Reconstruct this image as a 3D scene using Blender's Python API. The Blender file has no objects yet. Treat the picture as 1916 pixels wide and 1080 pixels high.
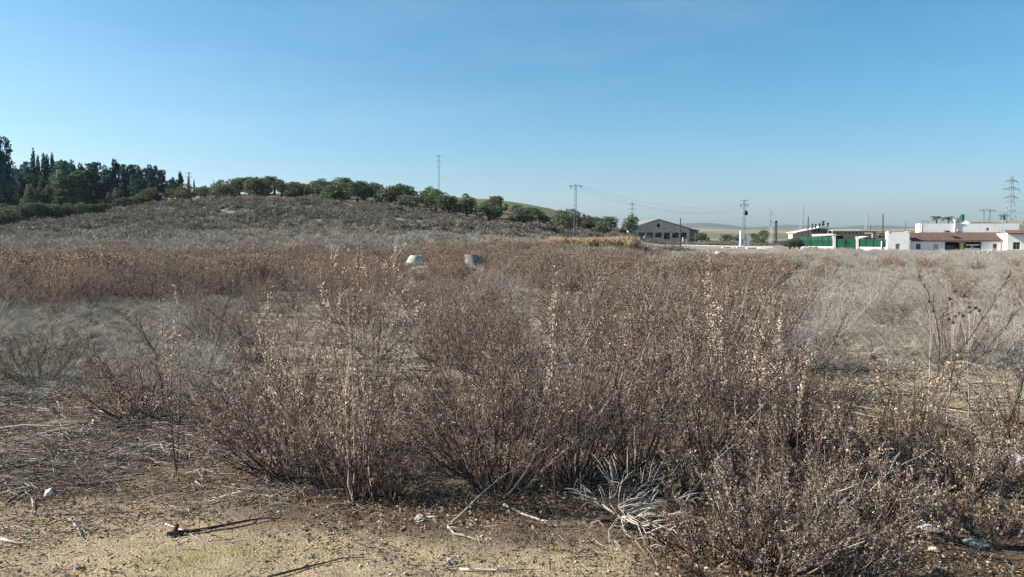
import bpy, math, random
import numpy as np
from mathutils import Vector, noise as mnoise

S = bpy.context.scene
C = S.collection
R = math.radians

# ------------------------------------------------------------------ camera, sky, sun, exposure
F = 1447.0                      # focal length in pixels of the 1916 wide photograph
PITCH = math.atan(99.0 / F)     # the horizon lies 99 px above the picture's middle
CP, SP = math.cos(PITCH), math.sin(PITCH)
EYE = 1.6
cam_d = bpy.data.cameras.new('camera')
cam = bpy.data.objects.new('camera', cam_d)
C.objects.link(cam)
cam.location = (0, 0, EYE)
cam.rotation_euler = (R(90) - PITCH, 0, 0)
cam_d.sensor_width = 36
cam_d.lens = 36 * F / 1916
cam_d.clip_start = 0.1
cam_d.clip_end = 30000
S.camera = cam

SUN_AZ, SUN_EL = R(-88), R(31)
W = bpy.data.worlds.new("World")
S.world = W
W.use_nodes = True
wn = W.node_tree
sky = wn.nodes.new('ShaderNodeTexSky')
sky.sky_type = 'NISHITA'
sky.sun_disc = False
sky.sun_elevation = SUN_EL
sky.sun_rotation = SUN_AZ % (2 * math.pi)
sky.altitude = 200
sky.air_density = 0.85
sky.dust_density = 1.5
sky.ozone_density = 3.0
wn.nodes['Background'].inputs['Strength'].default_value = 0.075
hs = wn.nodes.new('ShaderNodeHueSaturation')        # the phone's richer, slightly greener blue, the same all over the sky
hs.inputs['Hue'].default_value = 0.476
hs.inputs['Saturation'].default_value = 1.25
vm = wn.nodes.new('ShaderNodeVectorMath')
vm.operation = 'MULTIPLY'
vm.inputs[1].default_value = (.78, .89, .955)
wn.links.new(sky.outputs[0], hs.inputs['Color'])
wn.links.new(hs.outputs[0], vm.inputs[0])
# faint uneven veil of high cloud
wt = wn.nodes.new('ShaderNodeTexCoord')
wm = wn.nodes.new('ShaderNodeMapping')
wm.inputs['Scale'].default_value = (1.2, 1.6, 7.0)
wm.inputs['Rotation'].default_value = (0, .35, 0)
wz = wn.nodes.new('ShaderNodeTexNoise')
wz.inputs['Scale'].default_value = 1.6
wz.inputs['Detail'].default_value = 7
wz.inputs['Roughness'].default_value = .62
wr = wn.nodes.new('ShaderNodeMapRange')
wr.inputs['From Min'].default_value = .48
wr.inputs['From Max'].default_value = .78
wr.inputs['To Min'].default_value = 0
wr.inputs['To Max'].default_value = .10
wx = wn.nodes.new('ShaderNodeMix')
wx.data_type = 'RGBA'
wx.inputs['B'].default_value = (5.2, 6.0, 6.8, 1)
wn.links.new(wt.outputs['Generated'], wm.inputs[0])
wn.links.new(wm.outputs[0], wz.inputs['Vector'])
wn.links.new(wz.outputs[0], wr.inputs['Value'])
wn.links.new(wr.outputs[0], wx.inputs['Factor'])
wn.links.new(vm.outputs[0], wx.inputs['A'])
wn.links.new(wx.outputs['Result'], wn.nodes['Background'].inputs['Color'])

sd = bpy.data.lights.new('sun', 'SUN')
sd.energy = 5.0
sd.angle = R(0.53)
sd.color = (1.0, 0.93, 0.83)
so = bpy.data.objects.new('sun', sd)
C.objects.link(so)
sv = Vector((math.sin(SUN_AZ) * math.cos(SUN_EL), math.cos(SUN_AZ) * math.cos(SUN_EL), math.sin(SUN_EL)))
so.rotation_euler = sv.to_track_quat('Z', 'Y').to_euler()
S.view_settings.view_transform = 'Standard'
S.view_settings.look = 'None'
S.view_settings.exposure = 1.2
S.view_settings.gamma = 1.0
S.cycles.max_bounces = 6
S.cycles.transparent_max_bounces = 6
S.cycles.use_denoising = True
S.cycles.denoiser = 'OPENIMAGEDENOISE'
S.cycles.denoising_input_passes = 'RGB_ALBEDO_NORMAL'


# ------------------------------------------------------------------ picture <-> place
def zpix(D, py):
    """height of a point at forward distance D that shows at picture row py"""
    k = (540.0 - py) / F
    return EYE + D * (k * CP - SP) / (CP + k * SP)


def at(px, py, D):
    z = zpix(D, py)
    fw = D * CP - (z - EYE) * SP
    return Vector(((px - 958.0) / F * fw, D, z))


def xat(px, D, z=0.0):
    return (px - 958.0) / F * (D * CP - (z - EYE) * SP)


def Y(py, D):
    return zpix(D, py)


# terrain profiles: column -> (distance, height) ; heights beyond the plain read off as rows
def row(D, py):
    return (D, zpix(D, py))


far_cols = {  # row of the skyline-forming land at 1500 m and 5000 m
    -900: (430, 426), 0: (430, 426), 1150: (432, 428), 1200: (431, 427), 1250: (431, 419), 1300: (431, 415.5),
    1335: (431, 416), 1370: (430.5, 421), 1400: (429, 426), 1440: (429.5, 421), 1480: (430, 419), 1520: (430, 421),
    1560: (431, 427), 1590: (431, 421), 1640: (430, 420), 1700: (427, 424), 1750: (421, 423), 1800: (415, 423),
    1850: (412.5, 423), 1916: (412, 423), 2900: (415, 422)}
near_cols = {
    -900: [(0, 0), (25, 0), (60, .1), row(100, 432), row(125, 420), row(150, 415), row(200, 405), row(260, 400), row(500, 428)],
    0: [(0, 0), (25, 0), (60, .1), row(100, 436), row(125, 428), row(150, 416), row(200, 405), row(260, 400), row(500, 428)],
    150: [(0, 0), (25, 0), (60, .1), row(88, 444), row(125, 416), row(150, 404), row(200, 395), row(260, 392), row(500, 428)],
    300: [(0, 0), (25, 0), (60, .1), row(84, 445), row(130, 394), row(150, 386), row(200, 374), row(260, 376), row(500, 415)],
    450: [(0, 0), (25, 0), (60, .1), row(78, 446), row(95, 430), row(136, 379), row(160, 372), row(185, 365), row(215, 364), row(320, 392), row(500, 420)],
    600: [(0, 0), (25, 0), (60, .1), row(78, 447), row(88, 442), row(134, 381), row(160, 373), row(185, 363), row(215, 359), row(320, 385), row(500, 415)],
    750: [(0, 0), (25, 0), (60, .05), row(78, 448), row(90, 442), row(134, 395), row(160, 387), row(190, 373), row(225, 364), row(320, 384), row(500, 415)],
    870: [(0, 0), (25, 0), (60, 0), row(80, 449), row(90, 443), row(128, 416), row(155, 405), row(190, 389), row(245, 369), row(320, 374), row(500, 415)],
    950: [(0, 0), (25, 0), (60, -.05), row(82, 450), row(92, 450), row(122, 429), row(155, 414), row(190, 397), row(255, 375), row(330, 382), row(500, 420)],
    1050: [(0, 0), (25, -.05), (60, -.15), row(85, 459), row(120, 447), row(155, 429), row(190, 413), row(260, 394), row(330, 402), row(500, 428)],
    1150: [(0, 0), (25, -.1), (60, -.35), row(90, 462), row(120, 452), row(155, 441), row(200, 433), row(260, 427), row(330, 432), row(500, 438)],
    1220: [(0, 0), (25, -.1), (60, -.5), (105, -.95), (150, -1.0), (230, -.8), (290, -.6), (500, -.6)],
    1400: [(0, 0), (25, -.1), (60, -.6), (105, -1.0), (150, -1.15), (200, -1.2), (290, -1.0), row(600, 441)],
    1560: [(0, 0), (25, -.1), (60, -.6), (105, -1.05), (150, -1.25), (172, -1.2), (290, -1.0), row(600, 441)],
    1700: [(0, 0), (25, -.1), (60, -.65), (105, -1.2), (150, -1.65), (175, -1.7), (290, -1.7), row(600, 441)],
    1916: [(0, 0), (25, -.1), (60, -.65), (105, -1.2), (150, -1.7), (175, -1.8), (290, -1.8), row(600, 440)],
    2900: [(0, 0), (25, -.1), (60, -.65), (105, -1.2), (150, -1.7), (175, -1.8), (290, -1.8), row(600, 440)]}
DG = np.concatenate([np.arange(0, 340, 2.0), np.geomspace(340, 9000, 90)])
PXG = np.arange(-900, 2901, 10.0)


def _table():
    fx = sorted(far_cols)
    cols = []
    for px in sorted(near_cols):
        ds = [a for a, b in near_cols[px]]
        zs = [b for a, b in near_cols[px]]
        cols.append(np.interp(DG, ds, zs))
    cols = np.array(cols)
    T = np.empty((len(PXG), len(DG)))
    for j in range(len(DG)):
        T[:, j] = np.interp(PXG, sorted(near_cols), cols[:, j])
    f1 = np.interp(PXG, fx, [far_cols[k][0] for k in fx])
    f2 = np.interp(PXG, fx, [far_cols[k][1] for k in fx])
    last = np.interp(PXG, sorted(near_cols), [near_cols[k][-1][0] for k in sorted(near_cols)])
    for i in range(len(PXG)):
        z_l = np.interp(last[i], DG, T[i])
        ds = [last[i], 1500, 2600, 5000, 5600, 9000]
        zs = [z_l, zpix(1500, f1[i]), zpix(2600, max(f1[i], 430)), zpix(5000, f2[i]), zpix(5600, f2[i] + 4), zpix(9000, 436)]
        m = DG > last[i]
        T[i, m] = np.interp(DG[m], ds, zs)
    # soften across columns and along distance
    for _ in range(6):
        T[1:-1] = .25 * T[:-2] + .5 * T[1:-1] + .25 * T[2:]
    k = 170
    for _ in range(3):
        T[:, 1:k] = .25 * T[:, :k - 1] + .5 * T[:, 1:k] + .25 * T[:, 2:k + 1]
    return T


TAB = _table()


def vnoise(x, y, s, seed=0):
    """cheap smooth value noise, vectorised, -1..1"""
    x = np.asarray(x, float) / s + 100.7 * seed
    y = np.asarray(y, float) / s + 57.3 * seed
    xi, yi = np.floor(x), np.floor(y)
    fx, fy = x - xi, y - yi
    fx = fx * fx * (3 - 2 * fx)
    fy = fy * fy * (3 - 2 * fy)

    def h(a, b):
        v = np.sin(a * 127.1 + b * 311.7 + seed * 74.7) * 43758.5453
        return (v - np.floor(v)) * 2 - 1
    return ((h(xi, yi) * (1 - fx) + h(xi + 1, yi) * fx) * (1 - fy) + (h(xi, yi + 1) * (1 - fx) + h(xi + 1, yi + 1) * fx) * fy)


def sstep(a, b, x):
    t = np.clip((x - a) / (b - a), 0, 1)
    return t * t * (3 - 2 * t)


def pxof(x, y):
    y = np.asarray(y, float)
    return np.where(y > .5, 958 + F * np.asarray(x, float) / np.maximum(y, .5), np.where(np.asarray(x) > 0, 2900, -900))


def H(x, y):
    x = np.asarray(x, float)
    y = np.asarray(y, float)
    D = np.clip(y, 0, 8900)
    px = np.clip(pxof(x, y), -900, 2899)
    i = np.clip(((px + 900) / 10), 0, len(PXG) - 1.001)
    i0 = i.astype(int)
    fi = i - i0
    j1 = np.clip(np.searchsorted(DG, D, side='right'), 1, len(DG) - 1)
    j0 = j1 - 1
    fj = (D - DG[j0]) / (DG[j1] - DG[j0])
    z = (TAB[i0, j0] * (1 - fi) + TAB[i0 + 1, j0] * fi) * (1 - fj) + (TAB[i0, j1] * (1 - fi) + TAB[i0 + 1, j1] * fi) * fj
    r = np.hypot(x, y)
    z = z + .03 * vnoise(x, y, .9, 1) * sstep(40, 3, r) + .05 * vnoise(x, y, 3.1, 2) + .016 * vnoise(x, y, .27, 3) * sstep(20, 3, r)
    hill = sstep(75, 100, D) * sstep(1180, 1000, px) * sstep(700, 300, D)
    z = z + hill * (.35 * vnoise(x, y, 9, 4) + .2 * vnoise(x, y, 3.5, 5))
    # a shallow ditch with a bank, right of the middle
    z = z - .55 * np.exp(-((D - 47 - (px - 1400) * .02) / 2.2) ** 2) * sstep(1270, 1330, px) * sstep(1560, 1480, px)
    return z


def h1(x, y):
    return float(H(np.array([x]), np.array([y]))[0])


def gnd(px, py):
    """where the line of sight through a picture point meets the near ground"""
    lo, hi = 1.5, 60.0
    for _ in range(40):
        m = .5 * (lo + hi)
        p = at(px, py, m)
        if p.z > h1(p.x, p.y):
            lo = m
        else:
            hi = m
    p = at(px, py, lo)
    return Vector((p.x, p.y, h1(p.x, p.y)))


def onland(px, D):
    x = xat(px, D, 0)
    return Vector((x, D, h1(x, D)))


# ------------------------------------------------------------------ materials
def mat(name, col, rough=.85, var=.0, scale=8., bump=0., bscale=40., metallic=0., col2=None, thresh=(.45, .6), spec=.2):
    m = bpy.data.materials.new(name)
    m.use_nodes = True
    n, l = m.node_tree.nodes, m.node_tree.links
    b = n['Principled BSDF']
    b.inputs['Base Color'].default_value = (*col, 1)
    b.inputs['Roughness'].default_value = rough
    b.inputs['Metallic'].default_value = metallic
    b.inputs['Specular IOR Level'].default_value = spec
    tc = n.new('ShaderNodeTexCoord')
    if var or col2:
        t = n.new('ShaderNodeTexNoise')
        t.inputs['Scale'].default_value = scale
        t.inputs['Detail'].default_value = 6
        t.inputs['Roughness'].default_value = .65
        l.new(tc.outputs['Object'], t.inputs['Vector'])
        r = n.new('ShaderNodeValToRGB')
        e = r.color_ramp.elements
        c2 = col2 or tuple(c * (1 - var) for c in col)
        c1 = col if col2 else tuple(min(1, c * (1 + var * .6)) for c in col)
        e[0].position, e[1].position = (thresh if col2 else (.3, .7))
        e[0].color, e[1].color = (*c1, 1), (*c2, 1)
        l.new(t.outputs[0], r.inputs[0])
        l.new(r.outputs[0], b.inputs['Base Color'])
    if bump:
        t2 = n.new('ShaderNodeTexNoise')
        t2.inputs['Scale'].default_value = bscale
        t2.inputs['Detail'].default_value = 4
        l.new(tc.outputs['Object'], t2.inputs['Vector'])
        bp = n.new('ShaderNodeBump')
        bp.inputs['Strength'].default_value = bump
        bp.inputs['Distance'].default_value = .05
        l.new(t2.outputs[0], bp.inputs['Height'])
        l.new(bp.outputs[0], b.inputs['Normal'])
    return m


def leafmat(name, stops, transl=.25, pervar=.35):
    """matt leaf stuff, each leaf its own tone, each plant a little lighter or darker"""
    m = bpy.data.materials.new(name)
    m.use_nodes = True
    n, l = m.node_tree.nodes, m.node_tree.links
    n.remove(n['Principled BSDF'])
    g = n.new('ShaderNodeNewGeometry')
    r = n.new('ShaderNodeValToRGB')
    r.color_ramp.interpolation = 'LINEAR'
    e = r.color_ramp.elements
    while len(e) < len(stops):
        e.new(.5)
    for k, (p, c) in enumerate(stops):
        e[k].position = p
        e[k].color = (*c, 1)
    l.new(g.outputs['Random Per Island'], r.inputs[0])
    oi = n.new('ShaderNodeObjectInfo')
    mp = n.new('ShaderNodeMapRange')
    mp.inputs['To Min'].default_value = 1 - pervar
    mp.inputs['To Max'].default_value = 1 + pervar
    l.new(oi.outputs['Random'], mp.inputs['Value'])
    mx = n.new('ShaderNodeVectorMath')
    mx.operation = 'SCALE'
    l.new(r.outputs[0], mx.inputs[0])
    l.new(mp.outputs[0], mx.inputs['Scale'])
    d = n.new('ShaderNodeBsdfDiffuse')
    t = n.new('ShaderNodeBsdfTranslucent')
    l.new(mx.outputs[0], d.inputs['Color'])
    l.new(mx.outputs[0], t.inputs['Color'])
    s = n.new('ShaderNodeMixShader')
    s.inputs[0].default_value = transl
    l.new(d.outputs[0], s.inputs[1])
    l.new(t.outputs[0], s.inputs[2])
    l.new(s.outputs[0], n['Material Output'].inputs['Surface'])
    return m


M_stem = leafmat('brown_stem', [(0, (.03, .021, .018)), (.5, (.085, .06, .05)), (.8, (.2, .16, .135)), (1, (.62, .56, .5))], .0, .2)
M_stem_grey = leafmat('grey_stem', [(0, (.14, .125, .11)), (.6, (.33, .3, .27)), (1, (.6, .57, .52))], .0, .2)
M_red = leafmat('russet_leaf', [(0, (.055, .034, .026)), (.3, (.22, .135, .098)), (.65, (.43, .295, .215)), (.92, (.62, .48, .37)), (1, (.78, .68, .57))], .3, .3)
M_brown = leafmat('brown_leaf', [(0, (.055, .043, .033)), (.35, (.2, .155, .115)), (.7, (.39, .315, .235)), (.95, (.58, .5, .38)), (1, (.74, .67, .56))], .3, .3)
M_tan = leafmat('tan_leaf', [(0, (.2, .13, .07)), (.5, (.4, .29, .17)), (1, (.7, .58, .42))], .35, .2)
M_pale = leafmat('pale_seed', [(0, (.28, .2, .145)), (.5, (.5, .39, .3)), (1, (.8, .71, .62))], .35, .15)
M_grey = leafmat('grey_brush', [(0, (.18, .162, .145)), (.5, (.38, .35, .315)), (.9, (.54, .51, .46)), (1, (.7, .67, .61))], .25, .3)
M_straw = leafmat('straw_blade', [(0, (.2, .182, .155)), (.6, (.4, .37, .315)), (1, (.6, .565, .5))], .35, .3)
M_hill = leafmat('hill_scrub_leaf', [(0, (.075, .068, .055)), (.4, (.17, .153, .125)), (.8, (.255, .235, .195)), (1, (.33, .31, .265))], .2, .35)
M_pine = leafmat('veil_blue_pine_needles', [(0, (.022, .048, .056)), (.5, (.055, .1, .098)), (1, (.12, .18, .14))], .2, .3)  # needles tinted blue: the veil over the distant wood is in the colour
M_pine_l = leafmat('light_pine_needles', [(0, (.06, .09, .06)), (.5, (.13, .175, .11)), (1, (.22, .28, .17))], .2, .25)
M_cyp = leafmat('cypress_scales', [(0, (.02, .037, .037)), (.5, (.042, .07, .06)), (1, (.08, .12, .09))], .1, .25)
M_olive = leafmat('olive_leaf', [(0, (.045, .058, .036)), (.5, (.12, .145, .088)), (1, (.23, .26, .17))], .2, .25)
M_palm = leafmat('palm_frond_leaf', [(0, (.05, .06, .035)), (1, (.12, .13, .08))], .2, .1)
M_bark = mat('bark', (.075, .058, .046), .95, .4, 6)
M_dead = mat('dead_wood', (.46, .42, .37), .85, .45, 14)
M_darkwood = mat('dark_wet_wood', (.05, .036, .028), .8, .5, 20)
M_reed = leafmat('tan_reed', [(0, (.32, .23, .15)), (.5, (.52, .39, .26)), (1, (.72, .58, .42))], .35, .15)

M_bleach = mat('bleached_twig', (.36, .33, .29), .85, .5, 18)
M_conc = mat('precast_concrete', (.46, .45, .42), .9, .0, 3.5, .6, 30, col2=(.27, .25, .22), thresh=(.42, .68))
M_conc_old = mat('weathered_concrete', (.46, .4, .33), .9, .4, .8, .3, 12)
M_conc_dark = mat('stained_concrete_cone', (.24, .225, .205), .9, .5, 4, .5, 40)
M_white = mat('whitewash', (.8, .795, .77), .8, .0, .5, .1, 5, col2=(.56, .53, .48), thresh=(.5, .8))
M_white2 = mat('white_paint', (.8, .79, .76), .7, .06, 3)
M_green = mat('green_sheet_metal', (.006, .075, .04), .55, .25, 1.2, spec=.3)
M_green2 = mat('faded_green_sheet_metal', (.02, .12, .07), .6, .25, 1.2, spec=.3)
M_tank = mat('green_tank', (.015, .1, .08), .5, .1, 2)
M_tile = mat('clay_roof_tile', (.15, .092, .078), .85, .0, 1.6, .2, 8, col2=(.075, .058, .052), thresh=(.35, .65))
M_tile2 = mat('red_roof_tile', (.13, .07, .062), .85, .35, 3)
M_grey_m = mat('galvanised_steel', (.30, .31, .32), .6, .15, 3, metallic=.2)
M_grey_far = mat('haze_paled_steel', (.36, .38, .4), .7, .1, 3)  # paler, bluer copy of the steel, distance haze put into the colour
M_timber = mat('creosoted_timber', (.06, .05, .045), .85, .35, 6)
M_black = mat('black_and_inner_shade', (.015, .014, .013), .9)  # black fittings; on inner walls the interior shade is put into the colour
M_glass = mat('window_glass', (.03, .035, .04), .15, spec=.5)
M_stone = mat('rubble_masonry', (.22, .185, .15), .95, .6, 1.1, .6, 3)
M_brickw = mat('pale_brown_brick', (.3, .24, .19), .9, .3, 1.5, .2, 10)
M_roofs = mat('old_fibre_cement_roof', (.23, .215, .2), .9, .4, 1.2)
M_rooflight = mat('pale_sheet_roof', (.5, .47, .44), .8, .2, 1)
M_yellow = mat('yellow_ochre_paint', (.5, .36, .16), .8, .2, 1.5)
M_pinkrub = mat('pink_rubble', (.45, .35, .31), .95, .35, 3)
M_slab = mat('pale_kerb_concrete', (.55, .52, .47), .9, .25, 1)
M_rock = mat('field_stone', (.33, .31, .27), .95, .4, 14, .5, 30)
M_chalk = mat('white_chalky_stone', (.4, .385, .36), .95, .35, 12, .4, 30)
M_pvc = mat('white_pvc', (.62, .64, .67), .45, .1, 12, spec=.4)
M_orange = mat('reddish_paint', (.3, .13, .09), .8, .2, 4)
M_carpaint = mat('grey_car_paint', (.3, .32, .35), .35, spec=.5)
M_rubber = mat('tyre_rubber', (.02, .02, .02), .8)
M_frame = mat('grey_window_frame', (.3, .3, .3), .6)
M_cable = mat('power_cable_metal', (.3, .3, .31), .6)


# ------------------------------------------------------------------ object helpers
def tag(o, label=None, cat=None, group=None, kind=None):
    if label: o['label'] = label
    if cat: o['category'] = cat
    if group: o['group'] = group
    if kind: o['kind'] = kind
    return o


def empty(name, loc, rz=0., label=None, cat=None, group=None):
    o = bpy.data.objects.new(name, None)
    C.objects.link(o)
    o.location = loc
    o.rotation_euler = (0, 0, rz)
    o.empty_display_size = .3
    return tag(o, label, cat, group)


def link(name, me, parent=None, loc=None):
    o = bpy.data.objects.new(name, me)
    C.objects.link(o)
    if parent: o.parent = parent
    if loc is not None: o.location = loc
    return o


class NB:
    """numpy quads"""
    def __init__(s):
        s.v, s.f, s.m, s.n = [], [], [], 0

    def add(s, v, f, m=0):
        v = np.asarray(v, float).reshape(-1, 3)
        f = np.asarray(f, int).reshape(-1, 4)
        s.v.append(v)
        s.f.append(f + s.n)
        s.m.append(np.full(len(f), m))
        s.n += len(v)

    def tubes(s, P, Rr, sides=3, m=0):
        P = np.asarray(P, float)
        Rr = np.asarray(Rr, float)
        N, K, _ = P.shape
        if N == 0: return
        T = np.empty_like(P)
        T[:, 1:-1] = P[:, 2:] - P[:, :-2]
        T[:, 0] = P[:, 1] - P[:, 0]
        T[:, -1] = P[:, -1] - P[:, -2]
        T /= np.linalg.norm(T, axis=2, keepdims=True) + 1e-9
        ref = np.where(np.abs(T[:, :1, 2:3]) > .9, np.array([1., 0, 0]), np.array([0, 0, 1.]))
        ref = np.broadcast_to(ref, T.shape)
        n1 = np.cross(T, ref)
        n1 /= np.linalg.norm(n1, axis=2, keepdims=True) + 1e-9
        n2 = np.cross(T, n1)
        a = np.arange(sides) * 2 * math.pi / sides
        V = (P[:, :, None] + Rr[:, :, None, None] * (np.cos(a)[None, None, :, None] * n1[:, :, None] + np.sin(a)[None, None, :, None] * n2[:, :, None]))
        base = (np.arange(N) * K * sides)[:, None, None]
        kk = (np.arange(K - 1) * sides)[None, :, None]
        i = np.arange(sides)[None, None, :]
        j = (np.arange(sides) + 1) % sides
        j = j[None, None, :]
        f = np.stack([base + kk + i, base + kk + j, base + kk + sides + j, base + kk + sides + i], -1)
        s.add(V, f, m)

    def leaves(s, c, a, b, m=0):
        V = np.stack([c - a, c + b, c + a, c - b], 1)
        f = np.arange(len(c) * 4).reshape(-1, 4)
        s.add(V, f, m)

    def mesh(s, name, mats):
        me = bpy.data.meshes.new(name)
        if not s.v: return me
        v = np.concatenate(s.v)
        f = np.concatenate(s.f)
        mi = np.concatenate(s.m)
        me.vertices.add(len(v))
        me.vertices.foreach_set('co', v.ravel().astype(np.float32))
        me.loops.add(len(f) * 4)
        me.loops.foreach_set('vertex_index', f.ravel().astype(np.int32))
        me.polygons.add(len(f))
        me.polygons.foreach_set('loop_start', (np.arange(len(f)) * 4).astype(np.int32))
        me.polygons.foreach_set('loop_total', np.full(len(f), 4, np.int32))
        me.polygons.foreach_set('material_index', mi.astype(np.int32))
        for m in (mats if isinstance(mats, (list, tuple)) else [mats]): me.materials.append(m)
        me.update(calc_edges=True)
        return me


class MB:
    """boxes, prisms, tubes for made things"""
    def __init__(s):
        s.v, s.f = [], []

    def add(s, v, f):
        n = len(s.v)
        s.v += [tuple(p) for p in v]
        s.f += [tuple(i + n for i in q) for q in f]
        return s

    def box(s, x0, y0, z0, x1, y1, z1):
        v = [(x0, y0, z0), (x1, y0, z0), (x1, y1, z0), (x0, y1, z0), (x0, y0, z1), (x1, y0, z1), (x1, y1, z1), (x0, y1, z1)]
        return s.add(v, [(0, 3, 2, 1), (4, 5, 6, 7), (0, 1, 5, 4), (1, 2, 6, 5), (2, 3, 7, 6), (3, 0, 4, 7)])

    def bar(s, a, b, r, n=4, r2=None):
        a, b = Vector(a), Vector(b)
        d = (b - a).normalized()
        u = d.cross(Vector((0, 0, 1)) if abs(d.z) < .9 else Vector((1, 0, 0))).normalized()
        w = d.cross(u)
        r2 = r if r2 is None else r2
        v = []
        for p, q in ((a, r), (b, r2)):
            for k in range(n):
                t = 2 * math.pi * (k + .5) / n
                v.append(p + q * (math.cos(t) * u + math.sin(t) * w))
        f = [(k, (k + 1) % n, n + (k + 1) % n, n + k) for k in range(n)]
        f += [tuple(range(n))[::-1], tuple(range(n, 2 * n))]
        return s.add(v, f)

    def path(s, pts, rads, n=6):
        P = [Vector(p) for p in pts]
        v = []
        for k, p in enumerate(P):
            d = (P[min(k + 1, len(P) - 1)] - P[max(k - 1, 0)]).normalized()
            u = d.cross(Vector((0, 0, 1)) if abs(d.z) < .9 else Vector((1, 0, 0))).normalized()
            w = d.cross(u)
            for i in range(n):
                t = 2 * math.pi * i / n
                v.append(p + rads[k] * (math.cos(t) * u + math.sin(t) * w))
        f = []
        for k in range(len(P) - 1):
            for i in range(n):
                j = (i + 1) % n
                f.append((k * n + i, k * n + j, (k + 1) * n + j, (k + 1) * n + i))
        f += [tuple(range(n))[::-1], tuple(range((len(P) - 1) * n, len(P) * n))]
        return s.add(v, f)

    def lathe(s, prof, n=20, cx=0, cy=0):
        """prof: (radius, z, x-offset)"""
        v = []
        for (r, z, ox) in prof:
            for i in range(n):
                t = 2 * math.pi * i / n
                v.append((cx + ox + r * math.cos(t), cy + r * math.sin(t), z))
        f = []
        for k in range(len(prof) - 1):
            for i in range(n):
                j = (i + 1) % n
                f.append((k * n + i, k * n + j, (k + 1) * n + j, (k + 1) * n + i))
        return s.add(v, f)

    def prism(s, poly, y0, y1):
        """polygon in x,z pushed from y0 to y1"""
        n = len(poly)
        v = [(x, y0, z) for x, z in poly] + [(x, y1, z) for x, z in poly]
        f = [tuple(range(n)), tuple(range(n, 2 * n))[::-1]]
        f += [((k + 1) % n, k, n + k, n + (k + 1) % n) for k in range(n)]
        return s.add(v, f)

    def wall(s, x0, x1, z0, z1, y0, t, holes):
        """wall with real openings; holes (xa,xb,za,zb); outer face at y0, thickness t behind"""
        xs = sorted({x0, x1} | {h for q in holes for h in q[:2]})
        zs = sorted({z0, z1} | {h for q in holes for h in q[2:]})
        op = lambda i, k: (i < 0 or k < 0 or i >= len(xs) - 1 or k >= len(zs) - 1 or
                           any(q[0] <= xs[i] < q[1] and q[2] <= zs[k] < q[3] for q in holes))
        y1 = y0 + t
        for i in range(len(xs) - 1):
            for k in range(len(zs) - 1):
                if op(i, k): continue
                a, b, c, d = xs[i], xs[i + 1], zs[k], zs[k + 1]
                s.add([(a, y0, c), (b, y0, c), (b, y0, d), (a, y0, d)], [(0, 1, 2, 3)])
                s.add([(a, y1, c), (b, y1, c), (b, y1, d), (a, y1, d)], [(3, 2, 1, 0)])
                if op(i - 1, k): s.add([(a, y0, c), (a, y1, c), (a, y1, d), (a, y0, d)], [(3, 2, 1, 0)])
                if op(i + 1, k): s.add([(b, y0, c), (b, y1, c), (b, y1, d), (b, y0, d)], [(0, 1, 2, 3)])
                if op(i, k - 1): s.add([(a, y0, c), (b, y0, c), (b, y1, c), (a, y1, c)], [(3, 2, 1, 0)])
                if op(i, k + 1): s.add([(a, y0, d), (b, y0, d), (b, y1, d), (a, y1, d)], [(0, 1, 2, 3)])
        return s

    def build(s, name, m, parent=None, loc=None, bevel=0, smooth=False):
        me = bpy.data.meshes.new(name)
        me.from_pydata(s.v, [], s.f)
        for q in (m if isinstance(m, (list, tuple)) else [m]): me.materials.append(q)
        if smooth:
            me.polygons.foreach_set('use_smooth', [True] * len(me.polygons))
        me.update()
        o = link(name, me, parent, loc)
        if bevel:
            b = o.modifiers.new('bevel', 'BEVEL')
            b.width = bevel
            b.segments = 2
        return o


rng = np.random.default_rng(7)


def unit(v):
    return v / (np.linalg.norm(v, axis=-1, keepdims=True) + 1e-9)


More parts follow.
